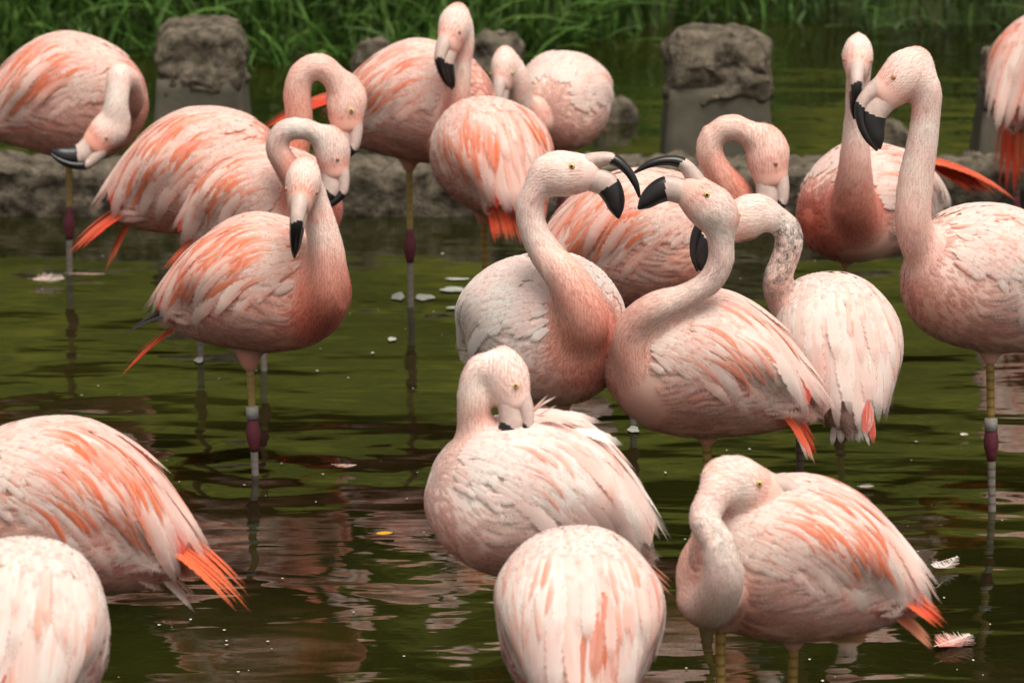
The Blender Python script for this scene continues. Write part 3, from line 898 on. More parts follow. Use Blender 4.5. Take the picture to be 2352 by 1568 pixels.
        nn = covert(190, (0.42, 0.10), (0.0, 1.5), (0.034, 0.052), (0.34, 0.46), 0.25, 0.30, 0.0030, 0.0012, 0.5)
        nn += covert(80, (0.32, -0.04), (0.0, 1.35), (0.065, 0.10), (0.22, 0.32), 0.22 + hg, 0.40, 0.0026, 0.0014, 0.9)
        ns = int(60 * sat)
        if ns > 3:
            x = rng.uniform(-0.20, 0.22, ns); th = rng.uniform(0.25, 1.35, ns)
            ln = L * rng.uniform(0.16, 0.34, ns); wd = rng.uniform(0.007, 0.015, ns)
            Vr, UV = lay_feathers(ws, ws.u_of_x(x * L), th * side, ln, wd, 0.16 + hg + rng.normal(0, .06, ns), 0.75 * sstep(0, .5, th) * b.get('turn', 1.0) + rng.normal(0, .08, ns), np.full(ns, .0038), np.full(ns, .0012), 1.2, 5, .2)
            kk = (rng.uniform(.45, 1.15, ns) * min(1.0, .4 + sat)).clip(0, 1); cs = mixc(pale[None], CORAL[None], kk)
            VV.append(Vr.reshape(-1, 3)); UU.append(UV.reshape(-1, 2)); CC.append(ribbon_cols(ns, 5, cs, cs, mixc(cs, pale[None], .4 + 0 * kk), mixc(cs, PINK[None], .5 + 0 * kk), np.full(ns, .6), pale, .7).reshape(-1, 3))
            nn += ns
        gu, gt = np.meshgrid(ws.u_of_x(np.linspace(0.43, -0.50, 22) * L), np.linspace(-0.04, 1.32, 16) * side, indexing='ij')
        gx = np.linspace(0.43, -0.50, 22)[:, None] * np.ones((1, 16))
        gv = ws.S(gu.ravel(), gt.ravel()) - ws.frame(gu.ravel(), gt.ravel())[2] * 0.002
        gk = ~near(w_of(gv), 1.0)
        gc = mixc(mixc(pale, CORAL, 0.15 + 0.35 * sat), RED, (sstep(0.05, -0.2, gx) * sstep(0.5, 1.1, np.abs(gt)) * (0.9 if b.get('under', True) else 0.0)).ravel())
        gi = np.arange(22 * 16).reshape(22, 16)
        gf = np.stack([gi[:-1, :-1], gi[:-1, 1:], gi[1:, 1:], gi[1:, :-1]], -1).reshape(-1, 4)
        gf = gf[gk[gf].all(1)]
        nv = sum(len(a_) for a_ in VV)
        wing = mesh_obj('wing', rel(w_of(np.vstack(VV + [gv]))), np.vstack([ribbon_faces(nn, 5), gf + nv]), MAT_FEATHER, root, np.vstack(CC + [gc]), np.vstack(UU + [np.full((len(gv), 2), 0.5)]))
        # long draped feathers, each its own piece
        K = 9
        rows = []
        nL = b.get('nlong', 14)
        for i in range(nL):
            q = i / (nL - 1)
            rows.append((0.10 - 0.20 * q + rng.normal(0, .012), 1.38 - 1.34 * q, L * rng.uniform(0.93, 1.07) * (0.50 + 0.16 * q), rng.uniform(0.030, 0.042), 0.12 + hg + 0.10 * q, 0.80 - 0.35 * q, 0.0010))
        for i in range(11):
            q = i / 10
            rows.append((0.20 - 0.20 * q + rng.normal(0, .015), 1.42 - 1.36 * q, L * rng.uniform(0.85, 1.12) * (0.38 + 0.08 * q), rng.uniform(0.025, 0.035), 0.18 + hg, 0.75 - 0.2 * q, 0.0025))
        R = np.array(rows); n = len(R)
        u = ws.u_of_x(R[:, 0] * L); th = R[:, 1] * side
        Vr, UV = lay_feathers(ws, u, th, R[:, 2], R[:, 3], R[:, 4] * sstep(0, .5, R[:, 1]) + rng.normal(0, .04, n), R[:, 5] * sstep(0, .55, R[:, 1]) * b.get('turn', 1.0) + rng.normal(0, .08, n), R[:, 6], rng.uniform(0.0005, 0.0035, n) + np.where(rng.uniform(0, 1, n) < .15, .008, 0), 1.5, K, 0.20)
        if side < 0: Vr = Vr[:, :, ::-1]
        k = ((rng.uniform(0, 1, n) < 0.25 + sat) * sat * rng.uniform(0.6, 1.6, n)).clip(0, 0.95)[:, None]; tu = b.get('turn', 1.0)
        c0 = mixc(mixc(pale, WHITE, 0.45), PINK, rng.uniform(0.0, 0.5, n) ** 1.5)
        c1 = c0 * (1 - k) + CORAL * k; c2 = c0 * (1 - .12 * k) + CORAL * .12 * k
        k3 = (k * rng.choice([0.0, 0.35, 1.0], n, p=[.4, .3, .3])[:, None]); c3 = c0 * (1 - k3) + CORAL * k3
        C = ribbon_cols(n, K, c1, c2, c3, mixc(c0, WHITE, .35), np.full(n, 0.75), CORAL, 0.35 * sat)
        Wv = rel(w_of(Vr.reshape(-1, 3))).reshape(n, -1, 3)
        ff = ribbon_faces(1, K)
        for i in range(n):
            mesh_obj('feather', Wv[i], ff, MAT_FEATHER, wing, C[i].reshape(-1, 3), UV[i].reshape(-1, 2))

    if 'patch' in b:
        n, xa, xb, ta, tb, ln_, pc = b['patch']
        th = rng.uniform(ta, tb, n); tm = (ta + tb) / 2; x = xa - (xa - xb) * np.clip(np.abs(th - tm) / (tb - ta) * 2 + rng.normal(0, .12, n), -.1, 1.2)
        Vr, UV = lay_feathers(ws, ws.u_of_x(x * L), th, ln_ * rng.uniform(.7, 1.15, n), rng.uniform(.018, .030, n), rng.normal(0.0, .12, n), rng.normal(0, .2, n), np.full(n, .003), rng.uniform(.001, .006, n), 1.3, 8, .2)
        c = pc * rng.uniform(.8, 1.08, (n, 1)); c = mixc(c, pale[None], rng.uniform(0, .8, n) ** 1.5)
        C = ribbon_cols(n, 8, c, c * .95, mixc(c, pale[None], rng.uniform(0, .5, n)), mixc(c, WHITE, .15), np.full(n, .5))
        mesh_obj('rump_feathers', rel(w_of(Vr.reshape(-1, 3))), ribbon_faces(n, 8), MAT_FEATHER, root, C.reshape(-1, 3), UV.reshape(-1, 2))
    # ---- tail and folded flight feathers
    tp = dict(n=9, ln=0.10, spread=0.20, down=0.20, col=CORAL, w=0.016, x=-0.42, z=-0.12); tp.update(b.get('tail', {}))
    def fan(name, n, ln, spread, down, col, w, x, z, y0=0.0, droop=0.25, mix=None, parent=root):
        a = np.linspace(-1, 1, n) + rng.normal(0, .06, n)
        K = 7; t = np.linspace(0, 1, K + 1)
        d0 = np.stack([-np.cos(a * spread) * math.cos(down), np.sin(a * spread), -math.sin(down) + 0 * a], 1)
        P0 = np.stack([np.full(n, x * L) , y0 + a * 0.10 * W, np.full(n, z * H) - 0.012 * np.abs(a)], 1)
        l = ln * rng.uniform(0.8, 1.1, n)
        P = P0[:, None] + d0[:, None] * (l[:, None] * t)[..., None] + np.array([0, 0, -1.0]) * (l[:, None] * droop * t**2)[..., None]
        NN = np.zeros_like(P); NN[..., 2] = 1; NN[..., 1] = (a * 0.5)[:, None]
        T = nrm(np.gradient(P, axis=1)); NN = nrm(NN - T * (NN * T).sum(-1, keepdims=True))
        Vr, UV = ribbon(P, NN, np.full(n, w) * rng.uniform(0.7, 1.1, n), K, 0.2, lambda t: TIPSHAPE(t, 0.5, 0.6))
        c = np.tile(col, (n, 1)) * rng.uniform(0.8, 1.1, (n, 1))
        if mix is not None:
            c = mixc(c, mix[None], rng.uniform(0, 1, n) * 0.8)
        C = ribbon_cols(n, K, c, c, c * .9, c * 0.95, np.full(n, 0.5))
        return mesh_obj(name, rel(w_of(Vr.reshape(-1, 3))), ribbon_faces(n, K), MAT_FEATHER, parent, C.reshape(-1, 3), UV.reshape(-1, 2))
    fan('tail', tp['n'], tp['ln'], tp['spread'], tp['down'], tp['col'], tp['w'], tp['x'], tp['z'], mix=tp.get('mix'))
    fp = dict(n=6, ln=0.15, spread=0.10, down=0.20, col=RED, w=0.018, x=-0.32, z=-0.02, y=0.15); fp.update(b.get('flight', {}))
    if fp['n']:
        for side in (1, -1):
            fan('flight_feathers', fp['n'], fp['ln'], fp['spread'], fp['down'], fp['col'], fp['w'], fp['x'], fp['z'], side * fp['y'] * W, 0.3, fp.get('mix', CORAL))

    # ---- bill and eyes
    if hd is not None:
        hc, F_, D_, S_, hs_, op = hd
        piv = (0.052, 0.0)
        nb = b.get('bill', True)
        if nb:
            for nm, path, oa, fr in (('upper_bill', UPPER, -op * 0.45, 0.40), ('lower_bill', LOWER, op * 0.75, 0.46)):
                v, f = bill_mesh(hc, F_, D_, S_, hs_, path, oa, piv)
                seg = 12
                mi = []
                for k, q in enumerate(f):
                    ring = min(i for i in q if i < 52 * seg) // seg if any(i < 52 * seg for i in q) else 0
                    if len(q) == 3: ring = 0 if 52 * seg in q else 51
                    mi.append(1 if ring >= fr * 52 + 1.1 * math.sin(q[0] % seg * 1.05) else 0)
                mesh_obj(nm, rel(v), f, None, root, mats=[MAT_BILL_PALE, MAT_BILL_BLACK], midx=mi)
        for sd_ in (1, -1):
            ec = hc + F_ * 0.026 * hs_ - D_ * 0.010 * hs_ + S_ * sd_ * 0.0295 * hs_
            def ball(c, r, ax, sq, mat, name, par):
                a = nrm(np.cross(ax, [0.3, 0.5, 0.81]))
                v, f = tube(np.array([c + ax * r * sq * z for z in (-1, -.8, -.3, .3, .8, .97)]), [r * .15, r * .6, r * .95, r * .95, r * .6, r * .2], 12, True, up=a)
                return mesh_obj(name, rel(v), f, mat, par)
            closed = b.get('closed', False)
            e = ball(ec, (0.0048 if closed else 0.0060) * hs_, S_ * sd_, 0.8, MAT_EYERED if closed else MAT_EYE, 'eye', root)
            if not closed:
                ball(ec + S_ * sd_ * 0.0042 * hs_, 0.0026 * hs_, S_ * sd_, 0.5, MAT_PUPIL, 'pupil', e)

    # ---- legs
    for (p0, p1, az, band) in legs:
        k = (p0[2] - az) / (p0[2] - p1[2]); pk = p0 + (p1 - p0) * k
        dn = nrm(p1 - p0)
        zc = [0, .5 * k, k - 0.02, k + .02, (k + 1) / 2, 1.0]
        NR = 110
        C = np.array([p0 + (p1 - p0) * q for q in np.linspace(-0.02, 1, NR)])
        v, f = tube(C, 0.0082 + 0.0005 * np.sin(np.linspace(0, 1, NR) * 19), 12)
        tcol, acol, scol = lin(176, 150, 92) * .9, lin(118, 56, 68) * .8, lin(150, 140, 132) * .8
        if b.get('yellow'): tcol = lin(180, 148, 82)*.85
        if b.get('dark'): tcol, scol = lin(110, 90, 80), lin(90, 80, 78)
        q = np.repeat(np.linspace(-0.02, 1, NR), 12); q = np.append(q, [0, 1])
        tc_ = mixc(mixc(tcol[None], acol[None], sstep(k - .06, k - .02, q)), scol[None], sstep(k + .02, k + .09, q))
        rg = np.append(np.repeat(np.where(np.arange(NR) % 4 == 0, (0.45 if b.get('yellow') or b.get('dark') else 0.8), 1.0), 12), [1, 1])
        tc_ = tc_ * rg[:, None]
        leg = mesh_obj('leg', rel(v), f, MAT_LEG, root, cols=tc_)
        h = 0.043
        prof = np.array([(-1, .0088), (-.7, .0100), (-.35, .0135), (0.0, .0158), (.35, .0150), (.7, .0112), (1, .0088)])
        v, f = tube(np.array([pk + dn * h * a for a, _ in prof]), prof[:, 1], 12)
        mesh_obj('ankle_joint', rel(v), f, MAT_LEG, leg, cols=np.tile(acol * 0.9, (len(v), 1)))
        if band:
            pb = pk - dn * band
            v, f = tube(np.array([pb - dn * .013, pb - dn * .012, pb + dn * .012, pb + dn * .013]), [.0105, .0135, .0135, .0105], 16)
            mesh_obj('leg_band', rel(v), f, MAT_BAND, leg)
        # webbed foot on the pond bed
        fw = np.array([X[0], X[1], 0.0]); fw = fw / np.linalg.norm(fw); sdv = np.array([-fw[1], fw[0], 0])
        fv = np.array([p1 - fw * .02, p1 + fw * .07 + sdv * .04, p1 + fw * .085, p1 + fw * .07 - sdv * .04, p1 + np.array([0, 0, .012])])
        fv[:4, 2] = -0.187; fv = np.vstack([fv, fv[:4] + np.array([0, 0, .004])])
        mesh_obj('foot', rel(fv), [(0, 1, 2, 3), (5, 6, 4), (6, 7, 4), (7, 8, 4), (8, 5, 4), (0, 1, 6, 5), (1, 2, 7, 6), (2, 3, 8, 7), (3, 0, 5, 8)], MAT_LEG, leg, cols=np.tile(scol, (9, 1)), smooth=False)

    # ---- a few loose plumes
    for (pts, w, c) in b.get('plumes', []):
        P = catmull([at(x, y, Y + dy) for x, y, dy in pts], 9)[None]
        T = nrm(np.gradient(P, axis=1)); NN = np.tile(np.array(IMG_T) * .6 + np.array([0, 0, .8]), (1, 9, 1)); NN = nrm(NN - T * (NN * T).sum(-1, keepdims=True))
        Vr, UV = ribbon(P, NN, np.array([w * m]), 8, 0.2, lambda t: TIPSHAPE(t, 0.75, 0.25))
        cc = np.array([c]); C = ribbon_cols(1, 8, cc, cc, cc, cc, np.zeros(1))
        mesh_obj('plume', rel(Vr.reshape(-1, 3)), ribbon_faces(1, 8), MAT_FEATHER, ob, C.reshape(-1, 3), UV.reshape(-1, 2))
    return root

def finish_bodies():
    dg = bpy.context.evaluated_depsgraph_get(); dg.update()
    for ob, skin, base, junction, down in TODO:
        me = bpy.data.meshes.new_from_object(ob.evaluated_get(dg))
        me.name = 'body'
        old = ob.data
        ob.modifiers.clear(); ob.data = me
        bpy.data.meshes.remove(old)
        n = len(me.vertices)
        v = np.empty(n * 3, dtype=np.float32); me.vertices.foreach_get('co', v)
        v = v.reshape(-1, 3).astype(float)
        jw = junction(v + base)[:, None] * 0.55
        if jw.max() > 0.01:
            ne = len(me.edges); ev = np.empty(ne * 2, dtype=np.int32); me.edges.foreach_get('vertices', ev); ev = ev.reshape(-1, 2)
            i0 = np.concatenate([ev[:, 0], ev[:, 1]]); i1 = np.concatenate([ev[:, 1], ev[:, 0]])
            deg = np.maximum(np.bincount(i0, minlength=n), 1)[:, None]
            for it in range(60):
                nb = np.stack([np.bincount(i0, weights=v[i1, k], minlength=n) for k in range(3)], 1) / deg
                v = v + jw * (nb - v)
            me.vertices.foreach_set('co', v.astype(np.float32).ravel()); me.update()
        c, g = skin(v + base)
        set_col(me, c)
        a = me.attributes.new('grey', 'FLOAT', 'POINT'); a.data.foreach_set('value', g.astype(np.float32))
        me.polygons.foreach_set('use_smooth', np.ones(len(me.polygons), bool))
        me.materials.clear(); me.materials.append(MAT_BODY)
        nv = np.empty(n * 3, dtype=np.float32); me.vertices.foreach_get('normal', nv)
        down(v, nv.reshape(-1, 3).astype(float))

# ------------------------------------------------------------------ the birds
# body: centre pixel x, y, length, height, width (m), yaw (0 faces right, 90 away), pitch (front up)
P0 = mixc(PALE, WHITE, .15); P1 = mixc(PALE, WHITE, .38); P2 = mixc(PALE, WHITE, .72); CO = mixc(PALE, CORAL, .35)
BIRDS = {
'A': dict(Y=11.52, body=(150, 228, .42, .325, .27, 2, 8), sat=.6, breast=.35, white=.25, neckc=(P0, P2, .35), closed=True,
    label='flamingo preening low at its flank in front of the bank grass, purple-jointed leg',
    neck=[(270,270,-.04,40),(302,232,-.10,30),(298,188,-.15,28),(274,176,-.19,28),(270,215,-.21,28),(266,258,-.22,31)],
    head=(252,298,-.22,(-.62,-.76,.25),(-.76,.62,0),1.1,0), legs=[(158,372,152,0,.135,0)], tail=dict(ln=.12), flight=dict(ln=.17)),
'B': dict(Y=10.54, body=(455,402,.42,.30,.27,0,18), sat=.65, breast=.3, white=.2, neckc=(CO, P1, .3),
    label='flamingo with long red flight feathers and bent vertical neck, closest to the blocky stone post',
    neck=[(625,430,-.02,66),(668,350,-.04,42),(686,275,-.05,33),(683,208,-.05,32),(697,167,-.05,30),(732,152,-.05,30),(768,176,-.05,32),(785,205,-.05,33)],
    head=(797,232,-.05,(.02,-1,.12),(-1,0,0),1.12,0), legs=[(457,560,457,.03,.12,0)], tail=dict(ln=.12,down=.6,n=9,col=CORAL), flight=dict(ln=.22,down=.02,n=8,w=.022)),
'C': dict(Y=10.42, body=(600,478,.38,.275,.26,-14,16), sat=.55, breast=.7, white=.2, neckc=(CO, mixc(P2,GREYF,.18), .6),
    label='flamingo with pale looped neck curled over a coral breast, half hidden by the banded-leg flamingo',
    neck=[(700,520,-.12,62),(695,440,-.15,40),(660,385,-.16,30),(636,335,-.16,27),(655,301,-.16,26),(703,296,-.16,26),(745,316,-.16,29)],
    head=(764,345,-.16,(.12,-1,.1),(-1,-.1,0),1.0,0), closed=True, legs=[(602,590,604,0,.12,0)], tail=dict(ln=.1,col=RED), flight=dict(ln=.15)),
'D': dict(Y=9.45, body=(588,662,.405,.292,.27,-12,12), sat=.75, breast=1.0, white=.15, neckc=(mixc(PALE,CORAL,.5), P2, .85), closed=True,
    label='flamingo with deep coral breast and a grey leg band, bill resting on its back',
    neck=[(690,740,-.02,70),(742,680,-.10,58),(750,590,-.12,45),(738,520,-.12,38),(722,460,-.12,34),(706,420,-.13,34)],
    head=(696,418,-.16,(-.10,-.86,.5),(-.05,-.5,-.86),1.06,0), legs=[(574,838,590,-.02,.095,.042)],
    tail=dict(ln=.17,n=6,w=.010,col=RED,down=.28,mix=CORAL), flight=dict(ln=.17,col=np.array([.02,.018,.018]),mix=np.array([.03,.025,.025]),down=-.12,z=.0,n=4)),
'E': dict(Y=11.13, body=(955,240,.40,.305,.27,-10,10), sat=.5, breast=.45, white=.3, neckc=(CO, P2, .5),
    label='tall flamingo in profile with its head above all others, purple ankle clear of the water',
    neck=[(1050,345,-.1,56),(1050,285,-.14,34),(1056,216,-.15,25),(1062,150,-.15,22),(1067,100,-.15,23),(1060,62,-.15,30)],
    head=(1044,58,-.17,(-.28,-.86,.4),(.5,-.3,-.75),1.05,0), closed=True, legs=[(940,382,942,0,.155,0)], tail=dict(ln=.12,col=RED), flight=dict(ln=.27,n=8,down=-.08,z=.2)),
'F': dict(Y=11.72, body=(1296,238,.31,.255,.235,248,6), sat=.12, breast=.15, white=.55, neckc=(P0, P2, .15), flight=dict(n=0), under=False,
    label='pale flamingo with lowered head behind the tall one, its fluffed back beside grey rocks',
    neck=[(1225,290,-.13,42),(1198,235,-.17,29),(1192,190,-.18,27),(1178,155,-.18,28)],
    head=(1158,152,-.2,(-.12,-.9,.35),(.3,-.3,-.8),.98,0), legs=[(1290,345,1290,0,.13,0)]),
'G': dict(turn=.35, patch=(12,-.3,-.5,-1.0,-.3,.10,RED), Y=10.75, body=(1128,368,.36,.27,.255,118,28), sat=.65, breast=.4, white=.3, hang=.15,
    label='flamingo seen from behind on one yellow leg, red feathers parting over its tail',
    legs=[(1112,505,1120,0,.10,0)], yellow=True, tail=dict(ln=.06), flight=dict(ln=.12,n=8)),
'H': dict(Y=8.74, body=(1245,762,.40,.30,.285,-58,16), sat=.04, breast=.65, white=.95, neckc=(mixc(PALE,CORAL,.12), P2, .45), under=False, flight=dict(n=0),
    label='white-backed flamingo squabbling with open bill, facing right',
    neck=[(1295,830,-.08,70),(1338,735,-.17,62),(1305,645,-.18,48),(1250,575,-.15,38),(1219,508,-.14,33),(1222,448,-.14,33),(1252,408,-.14,36)],
    head=(1286,398,-.14,(1,.06,.14),(.06,-1,0),1.06,.40), legs=[(1285,945,1285,0,.12,0)]),
'I': dict(Y=8.60, body=(1628,848,.405,.285,.26,176,14), sat=.28, breast=.22, white=.35, neckc=(P0, mixc(P2,GREYF,.06), .25), grey=.28,
    label='pink flamingo squabbling with open bill and S-bent neck, facing left',
    neck=[(1510,880,-.03,88),(1456,812,-.05,56),(1460,757,-.06,49),(1509,708,-.08,41),(1577,682,-.08,33),(1632,645,-.08,31),(1657,590,-.08,31),(1655,535,-.08,35)],
    head=(1634,478,-.08,(-.72,.68,.1),(-.68,-.72,0),1.06,.5), legs=[(1624,1008,1634,0,.10,0)], yellow=True,
    tail=dict(ln=.10,down=.7,col=CORAL,mix=WHITE), flight=dict(ln=.13,down=.45)),
'J': dict(Y=9.84, body=(1455,558,.44,.305,.28,2,16), sat=.7, breast=.3, white=.2, neckc=(CO, P1, .35),
    label='flamingo with orange-striped wing and hooked neck, behind the two squabbling ones', closed=True,
    neck=[(1680,530,-.04,68),(1690,455,-.06,44),(1652,397,-.07,34),(1629,342,-.07,31),(1645,305,-.07,30),(1685,292,-.07,30),(1730,312,-.07,33)],
    head=(1764,352,-.07,(.15,-1,.12),(-1,-.15,0),1.12,0), legs=[(1455,695,1457,.05,.09,0)], tail=dict(ln=.13,col=CORAL), flight=dict(ln=.2,n=8,col=CORAL)),
'K': dict(turn=.35, patch=(4,-.50,-.56,-.42,-.2,.06,RED), Y=8.85, body=(1918,806,.37,.275,.245,100,30), sat=.08, breast=.1, white=.75, neckc=(P1, P2, .05), grey=1.0, hang=.1,
    label='pale flamingo turned away with grey mottled neck, behind the S-necked squabbling one',
    neck=[(1850,760,.06,60),(1795,685,.02,40),(1787,640,0,35),(1803,595,0,33),(1812,548,0,33),(1796,508,0,33),(1760,492,0,33)],
    head=(1722,495,0,(-.92,-.32,.1),(-.3,-.92,0),1.02,0), legs=[(1838,978,1842,.02,.06,.045)], dark=True, under=False, tail=dict(ln=.05,col=WHITE), flight=dict(n=0)),
'L': dict(Y=10.31, body=(1998,468,.40,.27,.25,222,4), sat=.3, breast=1.0, white=.45, neckc=(mixc(PALE,CORAL,.3), P2, .8),
    label='flamingo facing forward with coral breast and straight neck, long coral wing tips behind', closed=True,
    neck=[(1975,540,-.08,70),(1962,465,-.17,52),(1963,375,-.21,38),(1965,300,-.21,31),(1968,225,-.21,27),(1972,175,-.21,27)],
    head=(1970,127,-.23,(-.08,-.75,.65),(0,-.65,-.75),1.0,0), legs=[(1943,602,1943,0,.13,0)], tail=dict(ln=.16), flight=dict(ln=.31,n=12,down=.06,z=.40,y=.10,col=np.array([.78,.11,.05]),mix=CORAL,w=.036)),
'M': dict(Y=9.16, body=(2290,650,.42,.305,.28,204,24), sat=.2, breast=.15, white=.6, neckc=(P1, P2, .15),
    label='flamingo with long upright neck and drooping black bill, grey band on its yellow leg',
    neck=[(2225,690,.0,56),(2128,590,-.07,50),(2099,510,-.1,43),(2103,420,-.1,41),(2118,330,-.1,36),(2127,255,-.1,34),(2126,208,-.1,37),(2112,175,-.1,41)],
    head=(2080,170,-.1,(-.74,-.66,.1),(.66,-.74,0),1.12,0), closed=True, legs=[(2274,822,2294,-.03,.15,.034)], yellow=True, hang=.25, flight=dict(ln=.12)),
'N': dict(turn=.35, Y=12.10, body=(2415,155,.42,.29,.27,48,30), sat=.55, breast=.2, white=.3, hang=.2,
    label='flamingo with coral tail hanging down over a dark leg, by the stone kerb', dark=True,
    legs=[(2340,268,2338,-.05,.06,0)], tail=dict(ln=.15,n=11,down=.9), flight=dict(ln=.2,down=.7,n=9)),
'O': dict(Y=7.45, body=(1240,1152,.385,.285,.265,183,18), sat=.2, breast=.1, white=.85, neckc=(P1, P2, .12),
    label='white-pink flamingo with arched neck preening ruffled back feathers',
    neck=[(1105,1090,0,64),(1090,1000,-.01,46),(1088,930,-.02,39),(1084,875,-.02,35),(1100,841,-.02,34),(1132,838,-.02,37)],
    head=(1166,862,-.02,(.26,-.96,.12),(-.96,-.26,0),.9,0), legs=[(1215,1340,1215,0,.08,0)], under=False, flight=dict(n=0), tail=dict(ln=.10,col=np.array([.8,.3,.18]),down=.1,mix=np.array([.05,.04,.04])),
    plumes=[([(1190,985,-.02),(1225,940,-.02),(1262,903,-.03)],7,P1),([(1195,985,-.02),(1235,935,-.02),(1282,907,-.04)],9,P2),([(1200,985,-.02),(1235,955,-.02),(1282,928,-.03)],7,P1),
            ([(1200,1000,-.02),(1290,950,-.03),(1385,970,-.04)],26,P2),([(1230,1010,-.03),(1330,985,-.04),(1436,1022,-.05)],34,WHITE),([(1180,1000,-.04),(1260,958,-.05),(1330,975,-.06)],22,P1)]),
'P': dict(turn=.35, patch=(34,-.20,-.46,-.62,.12,.13,CORAL), Y=6.95, body=(1327,1440,.37,.285,.25,92,26), sat=.25, breast=.1, white=.8, hang=.05,
    label='flamingo seen from behind, rump with orange feathers parting, in front of the preening one',
    legs=[(1330,1640,1330,0,.06,0)], tail=dict(ln=.10), flight=dict(ln=.13,n=9,col=CORAL)),
'Q': dict(Y=7.25, body=(1842,1292,.38,.275,.255,182,14), sat=.5, breast=.15, white=.5, neckc=(P0, mixc(P2,GREYF,.10), .2), grey=.7, greyr=(.62,.78),
    label='sleeping flamingo with bill tucked into its back and folded neck, yellow eye open',
    neck=[(1720,1300,.06,60),(1625,1250,.03,38),(1584,1290,0,34),(1592,1370,-.03,42),(1632,1394,-.11,50),(1662,1325,-.17,48),(1652,1252,-.17,39),(1618,1192,-.12,37),(1640,1136,-.09,40)],
    head=(1694,1110,-.05,(.93,-.30,-.12),(-.3,-.93,0),1.08,0), legs=[(1822,1475,1822,0,.02,0),(1655,1440,1661,-.05,.05,0)], yellow=True, tail=dict(ln=.09,col=np.array([.85,.35,.2])), flight=dict(ln=.13,n=9,down=.05,z=.05)),
'R': dict(Y=7.40, body=(150,1178,.42,.30,.28,180,18), sat=.7, breast=.1, white=.45,
    label='flamingo with broad orange-edged wing feathers and red wing tip, partly behind a pale back',
    legs=[(120,1390,120,0,.08,0)], tail=dict(ln=.08,col=WHITE), flight=dict(ln=.20,n=12,down=.1,z=.12,col=np.array([.8,.13,.04]))),
'S': dict(turn=.35, patch=(16,-.36,-.55,-.6,.1,.11,CORAL), Y=6.65, body=(40,1478,.37,.29,.27,84,26), sat=.15, breast=.1, white=.8,
    label='pale flamingo back overlapping the orange-edged wing of the one behind it',
    legs=[(40,1680,40,0,.06,0)], tail=dict(ln=.12), flight=dict(ln=.17,n=8,col=CORAL)),
}
for b in BIRDS.values():
    flamingo(b)
finish_bodies()

# ------------------------------------------------------------------ floating things
def floating_feather(px, py, ang, ln, wd, curl, label, tint=WHITE, tip=WHITE):
    p = on_z(px, py, 0.004)
    a = math.radians(ang)
    d = np.array([math.cos(a), math.sin(a), 0]); s = np.array([-math.sin(a), math.cos(a), 0])
    K = 14; V, F, C = [], [], []
    for i in range(K + 1):
        t = i / K
        c = d * (t - .5) * ln + np.array([0, 0, 0.004 + curl * (2 * t - 1) ** 2])
        w = wd * (math.sin(math.pi * min(1, t * 1.06) ** 0.7) * 0.9 + 0.05)
        V.append(c)
        C.append(tint * (1 - t) + tip * t)
    V = list(V)
    for sd_ in (1, -1):            # barbs: separate narrow strips leaving the shaft
        for i in range(80):
            t = 0.06 + 0.92 * i / 80
            c = d * (t - .5) * ln + np.array([0, 0, 0.004 + curl * (2 * t - 1) ** 2])
            w = wd * (math.sin(math.pi * min(1, t) ** 0.7) * 0.9 + 0.08) * random.uniform(.7, 1.1)
            dirb = s * sd_ + d * random.uniform(.3, .8)
            e = c + dirb * w + np.array([0, 0, random.uniform(0, .5) * w])
            b = len(V)
            hw = ln / 80 * .8
            V += [c - d * hw, c + d * hw, e + d * hw * .5, e - d * hw * .3]
            C += [tint * (1 - t) + tip * t] * 4
            F.append((b, b + 1, b + 2, b + 3))
    sh = len(V)
    for i in range(2):
        t = -0.10 + 1.05 * i
        c = d * (t - .5) * ln + np.array([0, 0, 0.005 + curl * (2 * t - 1) ** 2])
        V += [c - s * .0012, c + s * .0012]; C += [WHITE] * 2
    F.append((sh, sh + 1, sh + 3, sh + 2))
    o = mesh_obj('floating_feather', np.array(V), F, MAT_FEATHER, cols=np.array(C), uvs=np.full((len(V), 2), 0.5), smooth=False)
    o.location = tuple(p)
    o['label'], o['category'], o['group'] = label, 'feather', 'feathers floating on the pond'
floating_feather(110, 648, 8, .085, .035, .004, 'plump white feather floating beside a thin grey leg', mixc(PALE, WHITE, .6), WHITE)
floating_feather(200, 634, -4, .10, .008, .002, 'thin pale feather floating on the far side of a grey leg', mixc(PALE, WHITE, .3), PALE)
floating_feather(2172, 1306, 55, .10, .022, .012, 'white curled feather floating near the red wing tip of the sleeping flamingo')
floating_feather(2192, 1482, 50, .11, .034, .006, 'white downy feather with pink base floating on dark water', np.array([.85, .3, .22]), WHITE)
floating_feather(793, 1076, 5, .05, .010, .004, 'small white feather floating between dark reflections', np.array([.85, .4, .3]), WHITE)
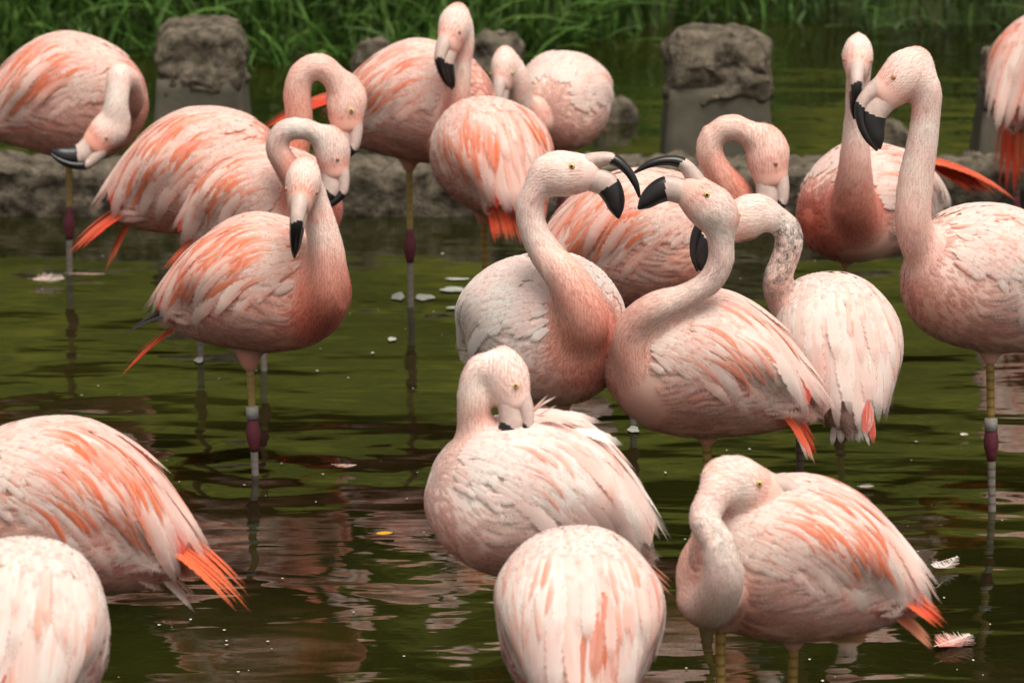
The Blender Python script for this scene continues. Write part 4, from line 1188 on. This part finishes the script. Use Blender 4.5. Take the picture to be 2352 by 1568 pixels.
floating_feather(1990, 1123, 12, .035, .012, .002, 'small white feather floating over a brown reflection')
floating_feather(2215, 1003, 40, .022, .010, .002, 'tiny white feather floating beside the dark leg reflection')

# yellow leaf
MAT_YLEAF = simple_mat('yellow_leaf', (0.62, 0.36, 0.02), 0.5, 0.3, 60, (0.55, 0.28, 0.02))
p = on_z(885, 1228, 0.004)
V, F = [], []
for i in range(9):
    t = i / 8; w = 0.011 * math.sin(math.pi * t) ** .8 + .0006
    V += [(t * .036 - .018, -w, .003 + .003 * t), (t * .036 - .018, 0, .0015), (t * .036 - .018, w, .0045)]
    if i < 8:
        k = i * 3; F += [(k, k+1, k+4, k+3), (k+1, k+2, k+5, k+4)]
o = mesh_obj('floating_leaf', V, F, MAT_YLEAF); o.location = tuple(p)
o['label'], o['category'] = 'small yellow leaf floating on the water near the preening flamingo', 'leaf'

# foam films and specks of down
MAT_FOAM = simple_mat('foam', (0.55, 0.55, 0.50), 0.7, 0.2, 60, (0.35, 0.36, 0.3))
V, F = [], []
def foam(px, py, rx, ry):
    p = on_z(px, py, 0.003); b = len(V); n = 30
    V.append(tuple(p))
    for i in range(n):
        a = 2 * math.pi * i / n; k = 1 + .12 * math.sin(a * 3 + px) + .08 * math.sin(a * 5 + py) + random.uniform(-.05, .05)
        V.append((p[0] + math.cos(a) * rx * k, p[1] + math.sin(a) * ry * k, p[2]))
        F.append((b, b + 1 + i, b + 1 + (i + 1) % n))
for a in [(915, 680, .016, .045), (975, 682, .024, .035), (1040, 664, .03, .03), (1060, 706, .035, .02), (1050, 640, .03, .012), (900, 778, .01, .02), (1455, 985, .012, .03), (457, 826, .01, .03)]:
    foam(*a)
for i in range(150):
    px, py = random.uniform(0, 2352), random.uniform(520, 1568)
    r = random.uniform(.0010, .0028) * (1.4 if random.random() < .15 else 1)
    foam(px, py, r, r * random.uniform(.8, 2.2))
o = mesh_obj('floating_down', V, F, MAT_FOAM, smooth=False); o['kind'] = 'stuff'
o['label'], o['category'] = 'white foam films and specks of down on the pond surface', 'foam'
